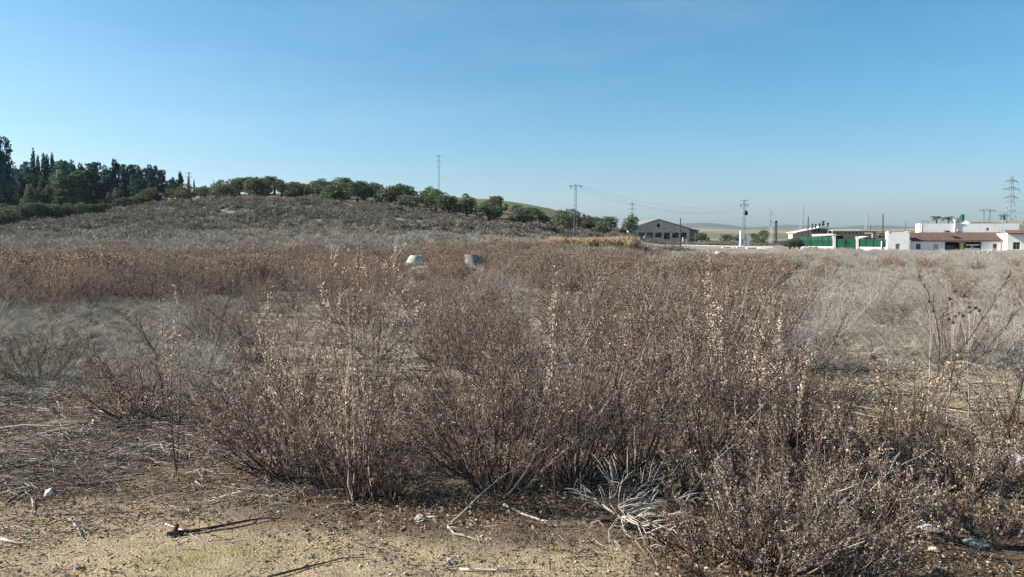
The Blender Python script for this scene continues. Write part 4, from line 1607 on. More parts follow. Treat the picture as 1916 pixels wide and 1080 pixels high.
hp = zpix(D_, 416) - zb
lattice(MB(), hp, .6, .45, 7, .06).build('mast', M_black, e)
MB().lathe([(.05, hp, 0), (.4, hp + .1, 0), (.45, hp + .35, 0), (.3, hp + .6, 0), (.02, hp + .68, 0)], 10).build('head', M_black, e)


def cable(a, b, sag, label, group, r=.011, n=14):
    P = []
    for k in range(n + 1):
        t = k / n
        q = a.lerp(b, t)
        q.z -= sag * 4 * t * (1 - t)
        P.append(q)
    mb = MB()
    c = P[0].copy()
    mb.path([q - c for q in P], [r] * len(P), 4)
    o = mb.build('power_cable', M_cable, None, c)
    tag(o, label, 'cable', group)


for q in (-1.05, 0, 1.05):
    cable(LPT + Vector((q * .76, 0, -.3 if q else .34)), TPT + Vector((q, 0, -.7 if q else .9)), 2.6,
          'overhead cable sagging between the lattice power pole and the transformer pole', 'cables from lattice pole to transformer pole')
    e2 = at(868, 361, 300)
    cable(LPT + Vector((q * .76, 0, -.3 if q else .34)), e2 + Vector((q, 0, 0)), 2.0,
          'overhead cable running from the lattice power pole away over the hill', 'cables running left from lattice pole')
pt = at(1888, 339, 430)
for (yy, w_) in ((339, 14), (354, 18), (369.5, 15)):
    for s in (-1, 1):
        a = at(1888 + s * w_ * .97, yy + 4, 430)
        b = Vector((a.x + 230, a.y + 90, a.z + 3))
        cable(a, b, 6, 'conductor leaving the big pylon towards the right', 'conductors of the big pylon', .02)
for yy in (393, 394.5):
    cable(at(1850, yy, 330), at(1990, yy - 3, 360), 1.2, 'busbar cable running right from the substation frames', 'cables of the substation frames', .03)


# ------------------------------------------------------------------ ruined hall
D_ = 290
x0, x1 = xat(1175.5, D_), xat(1290, D_)
zb = h1((x0 + x1) / 2, D_) - .3
kx = D_ / F
e = empty('ruined_hall', (0, 0, 0), 0, 'long derelict grey hall with a low gable, row of openings and diamond hole', 'ruined building')
zw = zpix(D_, 427.6)
za = zpix(D_, 410.2)
zo0, zo1 = zpix(D_, 443.5), zpix(D_, 434.2)
ops = []
for a, b, lo in ((1179.5, 1184.5, 443), (1186.5, 1189.5, 446), (1195, 1206, 443.5), (1210, 1221.5, 443.5), (1226, 1238, 443.5), (1242, 1253, 446.5), (1258, 1270, 444.5), (1274, 1284.5, 446)):
    ops.append((xat(a, D_), xat(b, D_), zpix(D_, lo), zo1))
MB().wall(x0, x1, zb, zw, D_, .35, ops).build('front_wall', M_conc_old, e)
xm = xat(1232, D_)
# gable with a diamond opening, four pieces round the hole
dz_, dx_ = .95, .8
zc = zpix(D_, 421.2)
gm = MB()
poly = [(x0, zw), (xm - dx_, zw), (xm - dx_, zc), (xm, zc + dz_), (xm, za), ]
gm.prism([(x0, zw), (xm, zw), (xm, zc - dz_), (xm - dx_, zc)][::1], D_, D_ + .35)
gm.prism([(x0, zw), (xm - dx_, zc), (xm, zc + dz_), (xm, za)], D_, D_ + .35)
gm.prism([(xm, zw), (x1, zw), (xm + dx_, zc), (xm, zc - dz_)], D_, D_ + .35)
gm.prism([(x1, zw), (xm, za), (xm, zc + dz_), (xm + dx_, zc)], D_, D_ + .35)
gm.build('gable', M_conc_old, e)
MB().prism([(xm - dx_, zc), (xm, zc - dz_), (xm + dx_, zc), (xm, zc + dz_)], D_ + .25, D_ + .3).build('diamond_dark_fill', M_black, e)  # black sheet filling the hole, painted stand-in for the dark inside
dep = 34.
mb = MB()
th = .22
mb.add([(x0 - .5, D_ - .35, zw), (xm, D_ - .35, za + .06), (xm, D_ + dep, za + .06), (x0 - .5, D_ + dep, zw),
        (x0 - .5, D_ - .35, zw + th), (xm, D_ - .35, za + th + .06), (xm, D_ + dep, za + th + .06), (x0 - .5, D_ + dep, zw + th)],
       [(0, 3, 2, 1), (4, 5, 6, 7), (0, 1, 5, 4), (1, 2, 6, 5), (2, 3, 7, 6), (3, 0, 4, 7)])
mb.build('roof_slope', M_roofs, e)
mb = MB()
mb.add([(xm, D_ - .35, za + .06), (x1 + .5, D_ - .35, zw), (x1 + .5, D_ + dep, zw), (xm, D_ + dep, za + .06),
        (xm, D_ - .35, za + th + .06), (x1 + .5, D_ - .35, zw + th), (x1 + .5, D_ + dep, zw + th), (xm, D_ + dep, za + th + .06)],
       [(0, 3, 2, 1), (4, 5, 6, 7), (0, 1, 5, 4), (1, 2, 6, 5), (2, 3, 7, 6), (3, 0, 4, 7)])
mb.build('roof_slope', M_roofs, e)
MB().box(x0, D_ + .35, zb, x0 + .35, D_ + dep, zw - .003).build('side_wall', M_conc_old, e)
MB().box(x1 - .35, D_ + .35, zb, x1, D_ + dep, zw - .003).build('side_wall', M_conc_old, e)
# the lower lean-to at the right, receding, its shade put into the darker stone
xr = xat(1310, D_)
mb = MB()
mb.add([(x1, D_ + 1, zb), (xr, D_ + 3, zb), (xr, D_ + 3, zpix(D_, 431.5)), (x1, D_ + 1, zpix(D_, 428.5)),
        (x1, D_ + 16, zb), (xr, D_ + 16, zb), (xr, D_ + 16, zpix(D_, 431.5)), (x1, D_ + 16, zpix(D_, 428.5))],
       [(0, 1, 2, 3), (1, 5, 6, 2), (5, 4, 7, 6), (4, 0, 3, 7)])
mb.build('annex', M_stone, e)
mb = MB()
mb.add([(x1, D_ + .6, zpix(D_, 427.5)), (xr + .4, D_ + 2.6, zpix(D_, 431)), (xr + .4, D_ + 16.4, zpix(D_, 431)), (x1, D_ + 16.4, zpix(D_, 427.5)),
        (x1, D_ + .6, zpix(D_, 426.6)), (xr + .4, D_ + 2.6, zpix(D_, 430)), (xr + .4, D_ + 16.4, zpix(D_, 430)), (x1, D_ + 16.4, zpix(D_, 426.6))],
       [(0, 3, 2, 1), (4, 5, 6, 7), (0, 1, 5, 4), (1, 2, 6, 5), (2, 3, 7, 6), (3, 0, 4, 7)])
mb.build('annex_roof', M_roofs, e)
for k, (xa, xb, z0_, z1_) in enumerate(ops):
    mb = MB()
    n_ = max(1, int((xb - xa) / .55))
    if k in (2, 3):
        for q in range(1, n_): mb.box(xa + (xb - xa) * q / n_ - .05, D_ + .12, z0_, xa + (xb - xa) * q / n_ + .05, D_ + .2, z1_)
        mb.box(xa, D_ + .11, (z0_ + z1_) / 2 - .05, xb, D_ + .21, (z0_ + z1_) / 2 + .05)
    else:
        mb.bar((xa, D_ + .17, z1_ - .2), (xb, D_ + .17, z0_ + .2), .08)
        mb.box(xa, D_ + .12, z1_ - .12, xb, D_ + .22, z1_ - .02)
    mb.build('broken_frame', M_frame if k % 2 else M_conc_old, e)
for a in (1192.5, 1208, 1223.8, 1240, 1255.5, 1272):
    MB().box(xat(a, D_) - .35, D_ - .12, zb, xat(a, D_) + .35, D_ - .003, zo1 + .4).build('pilaster', M_conc_old, e)
# inner floor slab, partition seen through the openings
MB().box(x0 + .4, D_ + 14, zb, x1 - .4, D_ + 14.3, zw - .2).build('partition', M_conc_old, e)

# low far car and posts near the hall
def car(px_, D_, label, m_):
    p = onland(px_, D_)
    e = empty('parked_car', p, R(4), label, 'car')
    z0 = .25
    prof = [(-1.9, .3), (-1.95, .62), (-1.75, .85), (-1.2, .92), (-.75, 1.35), (.75, 1.38), (1.35, .98), (1.85, .85), (1.95, .6), (1.9, .3)]
    MB().prism(prof, -.8, .8).build('body', m_, e, bevel=.06)
    mb = MB()
    for s in (-.815, .805):
        mb.prism([(-1.05, .95), (-.68, 1.28), (-.05, 1.29), (-.05, .95)], s, s + .01)
        mb.prism([(.02, .95), (.02, 1.29), (.7, 1.3), (1.1, .95)], s, s + .01)
    mb.build('window', M_glass, e)
    for wx in (-1.2, 1.2):
        for wy in (-.82, .66):
            w = empty('wheel', (0, 0, 0))
            w.parent = e
            mb = MB()
            n = 14
            for y_, r_ in ((wy, .31), (wy + .16, .31)):
                pass
            mb.bar((wx, wy, .31), (wx, wy + .16, .31), .31, 14)
            mb.build('tyre', M_rubber, w)
            mb = MB().bar((wx, wy - .01, .31), (wx, wy + .17, .31), .18, 10)
            mb.build('rim', M_grey_m, w)


car(1210, 275, 'grey car parked at the foot of the ruined hall', M_carpaint)


def white_bit(px_, py0, py1, D_, w_, label, name='marker_post', tilt=0., m_=None):
    x_ = xat(px_, D_)
    zb = h1(x_, D_)
    e = empty(name, (x_, D_, zb), 0, label, 'post')
    hh = zpix(D_, py0) - zb
    mb = MB()
    mb.prism([(-w_ / 2, -.1), (w_ / 2, -.1), (w_ / 2 + tilt, hh - .06), (w_ / 2 - .04 + tilt, hh), (-w_ / 2 + .04 + tilt, hh), (-w_ / 2 + tilt, hh - .06)], -w_ / 2, w_ / 2)
    mb.build('post', m_ or M_white2, e)
    MB().box(-w_ * .7, -w_ * .7, -.1, w_ * .7, w_ * .7, .1).build('footing', M_conc, e)


white_bit(1193, 447, 452, 262, .35, 'short white post left of the grey parked car', tilt=-.4)
white_bit(1201.5, 446, 452, 262, .4, 'short white post touching the grey parked car', tilt=.1)
white_bit(1278, 443, 452, 262, .35, 'white post beside the bare pole before the ruined hall')
white_bit(1284.5, 447, 452, 262, .35, 'lowest white post right of the bare pole before the ruined hall')
white_bit(1492, 466, 476, 140, .22, 'leaning white post at the end of the pale kerb', tilt=.75)

# pale concrete kerbs and slabs along the far road
road = [(1275, 458, 218), (1330, 458.5, 210), (1400, 459.5, 200), (1450, 460, 192), (1480, 464, 172), (1500, 470, 156)]
pts_ = []
for (a, b, d) in road:
    x_ = xat(a, d)
    pts_.append(Vector((x_, d, h1(x_, d))))
mb = MB()
for k in range(len(pts_) - 1):
    a, b = pts_[k], pts_[k + 1]
    sd_ = Vector((0, 3.2, 0))
    mb.add([a + Vector((0, 0, .10)), b + Vector((0, 0, .10)), b + sd_ + Vector((0, 0, .10)), a + sd_ + Vector((0, 0, .10)),
            a + Vector((0, 0, -.6)), b + Vector((0, 0, -.6))], [(0, 1, 2, 3), (4, 5, 1, 0)])
o = mb.build('road', M_slab)
tag(o, kind='structure')
for k, (a0, a1, yy, d) in enumerate(((1351, 1366, 462.5, 178), (1378, 1393, 462.3, 178), (1396, 1413, 463.5, 172), (1368, 1376, 463, 176), (1418, 1442, 465, 168))):
    xa, xb = xat(a0, d), xat(a1, d)
    zz = h1((xa + xb) / 2, d)
    zt = zpix(d, yy - 1.2)
    mb = MB()
    mb.box(-(xb - xa) / 2, -.5, min(-.2, zt - zz - .4), (xb - xa) / 2, .5, zt - zz)
    o = mb.build('concrete_slab', M_slab, None, ((xa + xb) / 2, d, zz), bevel=.05)
    o.rotation_euler = (0, R((-2, 1.5, -1, 6, 9)[k]), R((4, -6, 9, -20, -30)[k]))
    tag(o, ('leftmost pale concrete slab lying before the far kerb', 'pale concrete slab in the middle of the row before the kerb',
            'longest pale concrete slab at the right of the row', 'small broken piece of slab between two pale slabs',
            'thin tilted pale slab below the bend of the kerb')[k], 'slab', 'slabs along the far kerb')

# ------------------------------------------------------------------ manhole cones in the field
def cone(px_, top_, D_, side, m_, label, s=1., hgt_=.8):
    x_ = xat(px_, D_)
    zt = zpix(D_, top_)
    zb = h1(x_, D_)
    hh = max(hgt_, zt - zb + .12)
    rt_, rb = .35 * s, .56 * s
    off = side * (rb - rt_)
    e = empty('manhole_cone', (x_ - off, D_, zt - hh), 0, label, 'manhole cone')
    prof = [(rb, 0, 0), (rb, .12, 0)]
    for t in np.linspace(.12, .92, 7):
        prof.append((rb + (rt_ - rb) * t, .12 + (hh - .12) * t, off * t))
    prof += [(rt_, hh - .02, off), (rt_ - .012, hh, off), (rt_ - .06, hh, off), (rt_ - .07, hh - .05, off), (rb - .1, 0, 0)]
    mb = MB().lathe(prof, 32)
    o = mb.build('shell', m_, e, smooth=True)
    mod = o.modifiers.new('split', 'EDGE_SPLIT')
    mod.split_angle = R(40)
    mb = MB().lathe([(rt_ + .004, hh - .09, off), (rt_ + .012, hh - .085, off), (rt_ + .012, hh - .03, off), (rt_ + .002, hh - .026, off)], 32)
    mb.build('rim_band', m_, e, smooth=True)
    return e


cone(779.5, 477, 42, 1, M_conc, 'left concrete manhole cone, straight on its right side')
cone(881.5, 475.5, 42.5, -1, M_conc_dark, 'right concrete manhole cone, stained dark, sloping on its right side')
cone(1263, 470, 95, 1, M_conc, 'far small manhole cone left of the other far one, mostly hidden by shrubs', .95)
cone(1346, 470, 88, 1, M_conc, 'far small manhole cone with a dark rim among shrubs on the right', 1.1)

# ------------------------------------------------------------------ old factory
D_ = 250
e = empty('old_factory', (0, 0, 0), 0, 'derelict stone factory with a row of short stacks on its roof', 'factory')
gz = h1(xat(1540, D_), D_) - .5
X = lambda a: xat(a, D_)
Z = lambda b: zpix(D_, b)
MB().wall(X(1516), X(1542), gz, Z(427), D_, .5, [(X(1531), X(1534), Z(430.5), Z(428.5))]).build('stone_wall', M_stone, e)
MB().wall(X(1542), X(1557), gz, Z(427.5), D_ + .6, .5, [(X(1543.5), X(1547), Z(437), Z(430)), (X(1549.5), X(1552.5), Z(437), Z(430.5))]).build('dark_bay', M_stone, e)
MB().box(X(1516), D_ + .5, Z(427.6), X(1542), D_ + 9, Z(427.2)).build('flat_roof', M_roofs, e)
MB().box(X(1543), D_ + 5, gz, X(1556), D_ + 5.3, Z(430)).build('back_wall', M_black, e)
MB().box(X(1535.5), D_ + 1.4, Z(427), X(1551.5), D_ + 3.5, Z(422.6)).build('roof_parapet', M_white2, e)
mb = MB()
mb.add([(X(1481), D_ - 4, Z(435.5)), (X(1536), D_ - 2, Z(424.8)), (X(1536), D_ + 5, Z(424.8)), (X(1481), D_ + 5, Z(435.5)),
        (X(1481), D_ - 4, Z(434)), (X(1536), D_ - 2, Z(423.9)), (X(1536), D_ + 5, Z(423.9)), (X(1481), D_ + 5, Z(434))],
       [(0, 3, 2, 1), (4, 5, 6, 7), (0, 1, 5, 4), (1, 2, 6, 5), (2, 3, 7, 6), (3, 0, 4, 7)])
mb.build('lean_to_roof', M_rooflight, e)
mb = MB()
mb.add([(X(1483), D_, gz), (X(1516), D_, gz), (X(1516), D_, Z(429)), (X(1483), D_, Z(435.2)), (X(1483), D_ + 4, gz), (X(1516), D_ + 4, gz), (X(1516), D_ + 4, Z(429)), (X(1483), D_ + 4, Z(435.2))],
       [(0, 1, 2, 3), (1, 5, 6, 2), (5, 4, 7, 6), (4, 0, 3, 7)])
mb.build('lean_to_wall', M_conc_old, e)
for k, (a, t_) in enumerate(((1517.5, 418), (1523.5, 418), (1530.7, 418), (1537, 417), (1552.3, 416))):
    mb = MB()
    xx = X(a)
    h0 = Z(432) if k < 3 else Z(426)
    mb.bar((xx, D_ - .5 + (k > 2) * 2.5, h0), (xx + .12, D_ - .5 + (k > 2) * 2.5, Z(t_ + 2.5)), .22, 8, .2)
    mb.bar((xx + .12, D_ - .5 + (k > 2) * 2.5, Z(t_ + 2.5)), (xx + .14, D_ - .5 + (k > 2) * 2.5, Z(t_)), .3, 8, .34)
    mb.build('stack', M_timber, e)
mb = MB()
xx = X(1544)
mb.bar((xx, D_ + 2, Z(424)), (xx, D_ + 2, Z(414)), .1, 6)
mb.lathe([(.1, Z(421), xx), (.42, Z(420.6), xx), (.45, Z(417.6), xx), (.2, Z(416.6), xx), (.15, Z(415.5), xx), (.48, Z(414.6), xx), (.44, Z(412.8), xx), (.05, Z(412.4), xx)], 10, 0, D_ + 2)
mb.build('cowled_stack', M_black, e)
MB().box(X(1515.2), D_ - .25, gz, X(1516.6), D_ - .003, Z(425)).build('corner_post', M_white2, e)

# long low shed with eight windows
D_ = 245
e = empty('long_shed', (0, 0, 0), 0, 'long low brick shed with eight small windows behind the green gate', 'shed')
gz = h1(X(1600), D_) - .5
wins = [(X(a - 1.6), X(a + 1.6), Z(437), Z(433.2)) for a in (1568, 1575, 1582, 1589, 1595.7, 1602.5, 1609.6, 1616.6)]
MB().wall(X(1557.3), X(1640), gz, Z(431.5), D_, .4, wins).build('wall', M_brickw, e)
for (a, b, c, d) in wins:
    w = MB().box(a, D_ + .2, c, b, D_ + .24, d).build('window', M_black, e)
    mb = MB()
    mb.box((a + b) / 2 - .03, D_ + .15, c, (a + b) / 2 + .03, D_ + .196, d)
    mb.box(a, D_ + .1, c - .08, b, D_ + .14, c)
    mb.build('frame', M_frame, w)
mb = MB()
mb.add([(X(1556.5), D_ - .4, Z(431.2)), (X(1622), D_ - .4, Z(431.2)), (X(1619), D_ + 5, Z(429.4)), (X(1560), D_ + 5, Z(429.4)),
        (X(1556.5), D_ - .4, Z(430.3)), (X(1622), D_ - .4, Z(430.3)), (X(1619), D_ + 5, Z(428.8)), (X(1560), D_ + 5, Z(428.8))],
       [(0, 3, 2, 1), (4, 5, 6, 7), (0, 1, 5, 4), (1, 2, 6, 5), (2, 3, 7, 6), (3, 0, 4, 7)])
mb.build('roof', M_rooflight, e)
mb = MB()
mb.box(X(1622.3), D_ - .4, Z(432.4), X(1655), D_ + 7, Z(431.6))
mb.build('dark_roof', M_roofs, e)
D_ = 225
e = empty('low_outbuilding', (0, 0, 0), 0, 'low grey outbuilding with dark openings left of the white corner building', 'outbuilding')
gz = h1(X(1650), D_) - .5
MB().wall(X(1632), X(1662), gz, Z(436), D_, .4, [(X(1644), X(1649.5), Z(445), Z(440)), (X(1652), X(1658.5), Z(445), Z(440.5))]).build('wall', M_conc_old, e)
MB().box(X(1644), D_ + .8, gz, X(1659), D_ + 1, Z(437)).build('inner_wall', M_black, e)
MB().box(X(1631), D_ - .5, Z(436), X(1662.5), D_ + 5, Z(434.8)).build('roof', M_roofs, e)
MB().box(X(1638), D_ - .4, Z(438.4), X(1643), D_ - .05, Z(436.3)).build('sign_board', M_white2, e)

# shed roofs just behind the fence
D_ = 185
e = empty('fence_shelter', (0, 0, 0), 0, 'pale sloping sheet roof rising just behind the left green panels', 'shelter')
mb = MB()
mb.add([(X(1520), D_, Z(442.6)), (X(1566), D_, Z(440.2)), (X(1566), D_ + 4, Z(437)), (X(1530), D_ + 4, Z(438)),
        (X(1520), D_, Z(441.9)), (X(1566), D_, Z(438.8)), (X(1566), D_ + 4, Z(436.2)), (X(1530), D_ + 4, Z(437.2))],
       [(0, 3, 2, 1), (4, 5, 6, 7), (0, 1, 5, 4), (1, 2, 6, 5), (2, 3, 7, 6), (3, 0, 4, 7)])
mb.build('roof_sheet', M_rooflight, e)
mb = MB()
for a in (1522, 1545, 1564): mb.bar((X(a), D_ + .4, -1.6), (X(a), D_ + .4, Z(442)), .06)
mb.build('post', M_grey_m, e)
e = empty('gate_shelter', (0, 0, 0), 0, 'dark open shed behind the green gate', 'shed')
MB().box(X(1567), D_, Z(440.6), X(1588.5), D_ + 5, Z(439.6)).build('roof', M_roofs, e)
MB().box(X(1567.5), D_ + 3, -1.7, X(1588), D_ + 3.2, Z(440.7)).build('back_wall', M_black, e)
MB().box(X(1588.6), D_ + .5, -1.7, X(1606), D_ + .8, Z(441.2)).build('side_wall', M_brickw, e)
e = empty('white_shed', (0, 0, 0), 0, 'small white shed roof behind the right green panels', 'shed')
MB().box(X(1607), D_, -1.7, X(1617), D_ + 3, Z(445)).build('wall', M_white2, e)
mb = MB()
mb.prism([(X(1606.5), Z(445)), (X(1624), Z(442.3)), (X(1622), Z(441.4)), (X(1606.5), Z(444.2))], D_ - .4, D_ + 3.4)
mb.build('roof', M_white2, e)
MB().box(X(1617.2), D_ + .3, -1.7, X(1640), D_ + .6, Z(444.5)).build('dark_wall', M_timber, e)

# ------------------------------------------------------------------ green fence and gate
def fx(a): return (a - 1492) / (1661 - 1492)
def fD(a): return 168 + (158 - 168) * fx(a)
def fp(a, b):
    q = at(a, b, fD(a))
    return q


fe = empty('green_fence', (0, 0, 0), 0, 'green sheet metal fence on a white base wall, left of the white buildings', 'fence')


def slab(a0, a1, b_lo, b_hi, t, m_, name, parent, off=0., lo2=None, hi2=None):
    """upright plate along the fence line between columns a0,a1 and rows"""
    lo2 = b_lo if lo2 is None else lo2
    hi2 = b_hi if hi2 is None else hi2
    p = [fp(a0, b_lo), fp(a1, lo2), fp(a1, hi2), fp(a0, b_hi)]
    for q in p: q.y += off
    v = p + [Vector((q.x, q.y + t, q.z)) for q in p]
    mb = MB().add(v, [(0, 1, 2, 3), (7, 6, 5, 4), (1, 0, 4, 5), (2, 1, 5, 6), (3, 2, 6, 7), (0, 3, 7, 4)])
    return mb.build(name, m_, parent)


slab(1494, 1558, 468, 459.8, .25, M_white, 'base_wall', fe, 0, 469, 460.5)
slab(1606.2, 1660.5, 473, 461, .25, M_white, 'base_wall', fe, 0, 474, 461.8)
ed = [1492.5, 1500, 1508, 1515.5, 1521, 1529, 1536.5, 1543, 1550, 1558]
for a, b in zip(ed[:-1], ed[1:]):
    slab(a + .12, b - .12, 459.9, 448.4, .05, M_green, 'sheet_panel', fe, .06 + .03 * (ed.index(a) % 2), 460.3, 448.6)
    slab(a + .12, b - .12, 448.2, 442.6 + (a - 1492) * .004, .05, M_green2, 'upper_sheet_panel', fe, .1, 448.4)
ed = [1606.5, 1612.5, 1619, 1626, 1633.5, 1641, 1647.5, 1651, 1656, 1660]
for a, b in zip(ed[:-1], ed[1:]):
    slab(a + .12, b - .12, 461.2, 447.4, .05, M_green, 'sheet_panel', fe, .06 + .03 * (ed.index(a) % 2), 461.6, 447.6)
for a in (1515.7, 1536.6, 1548):
    slab(a - .3, a + .3, 460, 443, .08, M_green2, 'fence_post', fe, -.06)
for a in (1619, 1633.5):
    slab(a - .3, a + .3, 461, 447, .08, M_green, 'fence_post', fe, -.06)
slab(1606.3, 1660.3, 447.4, 446.6, .12, M_green2, 'top_rail', fe, .04)
slab(1558.4, 1563.2, 468.5, 441.2, .45, M_conc, 'gate_pillar', fe, -.15)
slab(1602, 1606.1, 470, 441.6, .45, M_conc, 'gate_pillar', fe, -.15)
slab(1648, 1650.4, 473, 450.6, .2, M_white2, 'white_post', fe, -.3)
ge = empty('metal_gate', (0, 0, 0), 0, 'double green sheet metal gate between two concrete pillars', 'gate')
for a0, a1 in ((1564.5, 1583), (1583.4, 1601.7)):
    lf = slab(a0, a1, 468.2, 446.4 if a0 < 1570 else 446.9, .05, M_green, 'gate_leaf', ge, .12, 469)
    n_ = 6
    for k in range(n_):
        a = a0 + (a1 - a0) * (k + .1) / n_
        o = slab(a, a0 + (a1 - a0) * (k + .9) / n_, 467, 448, .03, M_green, 'panel', lf, .09 - .012 * (k % 2))
    slab(a0, a1, 457.6, 456.8, .05, M_green2, 'rail', lf, .03)
slab(1584.5, 1588.5, 455.5, 452.5, .04, M_black, 'lock_box', ge, 0.0)

# rubble at the fence's left foot
rr_ = random.Random(3)
for k in range(9):
    px_ = 1502 + k * 3.2 + rr_.uniform(-1, 1)
    d = 160 + rr_.uniform(-3, 2)
    p = onland(px_, d)
    mb = MB()
    s = rr_.uniform(.35, .75)
    pts = [(math.cos(t) * s * rr_.uniform(.7, 1.1), math.sin(t) * s * rr_.uniform(.5, .9)) for t in np.linspace(0, 6.28, 7)[:-1]]
    mb.add([(a, b, -.2) for a, b in pts] + [(a * .7, b * .7, s * rr_.uniform(.8, 1.2)) for a, b in pts],
           [tuple(range(6))[::-1], tuple(range(6, 12))] + [(i, (i + 1) % 6, 6 + (i + 1) % 6, 6 + i) for i in range(6)])
    o = mb.build('rubble_block', M_white2 if k in (0, 1) else M_pinkrub, None, p)
    tag(o, 'pale block at the left end of the rubble heap' if k == 0 else ('white block near the left end of the rubble heap' if k == 1 else
        'pinkish lump in the rubble heap before the green fence'), 'rubble', 'rubble before the green fence')

# ------------------------------------------------------------------ white buildings
before_ = set(C.objects)
D_ = 157
gz = -2.2
wb = empty('white_corner_building', (0, 0, 0), 0, 'plain white flat roofed building with one barred window beside the green fence', 'building')
MB().wall(X(1661), X(1704), gz, Z(433.2), D_, .3, [(X(1677), X(1686), Z(467), Z(455.2))]).build('front_wall', M_white, wb)
MB().box(X(1661), D_ + .3, gz, X(1661) + .3, D_ + 2.2, Z(433.2) - .003).build('side_wall', M_white, wb)
MB().box(X(1704) - .3, D_ + .3, gz, X(1704), D_ + 2.2, Z(433.2) - .003).build('side_wall', M_white, wb)
MB().box(X(1661) + .31, D_ + .31, Z(436), X(1704) - .31, D_ + 2.2, Z(435.2)).build('roof', M_conc, wb)
MB().box(X(1661) - .08, D_ - .08, Z(433.2), X(1664), D_ + .6, Z(431.6)).build('corner_cap', M_white, wb)
MB().box(X(1697), D_ - .04, Z(433.2), X(1704) + .06, D_ + .6, Z(432)).build('corner_cap', M_white, wb)


def window(parent, a, b, lo, hi, y, bars=True, m_=M_glass, name='window'):
    w = MB().box(X(a), y + .14, Z(lo), X(b), y + .17, Z(hi)).build(name, m_, parent)
    mb = MB()
    t = .05
    mb.box(X(a), y + .08, Z(lo), X(a) + t, y + .137, Z(hi))
    mb.box(X(b) - t, y + .08, Z(lo), X(b), y + .137, Z(hi))
    mb.box(X(a) + t, y + .08, Z(lo), X(b) - t, y + .137, Z(lo) + t)
    mb.box(X(a) + t, y + .08, Z(hi) - t, X(b) - t, y + .137, Z(hi))
    mb.box((X(a) + X(b)) / 2 - t / 2, y + .085, Z(lo) + t, (X(a) + X(b)) / 2 + t / 2, y + .13, Z(hi) - t)
    if bars: mb.box(X(a) + t, y + .09, (Z(lo) + Z(hi)) / 2 - t / 2, X(b) - t, y + .128, (Z(lo) + Z(hi)) / 2 + t / 2)
    mb.build('frame', M_grey_m, w)
    return w


window(wb, 1677, 1686, 467, 455.2, D_, m_=M_frame)
MB().box(X(1676.4), D_ - .08, Z(467.7), X(1686.6), D_ - .003, Z(467.05)).build('sill', M_white2, wb)
# things on its roof
o = MB().prism([(X(1666), Z(433.8)), (X(1673), Z(433.8)), (X(1672), Z(431)), (X(1669), Z(430.2)), (X(1667), Z(431.6))], D_ + 1.5, D_ + 3).build('roof_debris', M_timber)
tag(o, 'dark covered bundle on top of the white corner building', 'bundle')

D_ = 158.5
lb = empty('tiled_building', (0, 0, 0), 0, 'long low white building with a brown tiled roof and a dark open porch', 'building')
hl = [(X(1715), X(1724.3), Z(466), Z(455.4)), (X(1749), X(1759.5), Z(474), Z(456)), (X(1772), X(1843), Z(478), Z(451.6)), (X(1865), X(1872.5), Z(478), Z(454.5))]
MB().wall(X(1704.2), X(1896), gz, Z(450.3), D_, .3, hl).build('front_wall', M_white, lb)
window(lb, 1715, 1724.3, 466, 455.4, D_)
MB().box(X(1749), D_ + .1, gz, X(1759.5), D_ + .15, Z(456)).build('door', M_conc_old, lb)
dd = MB().box(X(1865), D_ + .1, gz, X(1872.5), D_ + .15, Z(454.5)).build('door', M_frame, lb)
MB().box(X(1866), D_ + .05, Z(462), X(1871), D_ + .097, Z(456)).build('pane', M_glass, dd)
# porch inside
MB().box(X(1771), D_ + 4, gz, X(1844), D_ + 4.2, Z(450.5)).build('porch_back_wall', M_black, lb)
MB().box(X(1771.5), D_ + .3, gz, X(1772.6), D_ + 4, Z(450.6)).build('porch_side_wall', M_timber, lb)
MB().box(X(1843.1), D_ + .3, gz, X(1844), D_ + 4, Z(450.6)).build('porch_side_wall', M_timber, lb)
pl_ = MB().box(X(1802), D_ + .02, gz, X(1808.5), D_ + .5, Z(455)).build('porch_pillar', M_yellow, lb)
MB().box(X(1800.5), D_ - .06, Z(455), X(1811), D_ + .6, Z(452.9)).build('capital', M_yellow, pl_)
mb = MB()
mb.box(X(1814), D_ + .35, Z(458), X(1841), D_ + .5, Z(456.2))
mb.build('porch_shelf', M_white2, lb)
MB().box(X(1812), D_ + .42, gz, X(1842), D_ + .6, Z(463)).build('porch_low_wall', M_white2, lb)
MB().box(X(1815), D_ + 2.1, Z(463), X(1841), D_ + 2.2, Z(458)).build('porch_panel', M_conc_old, lb)
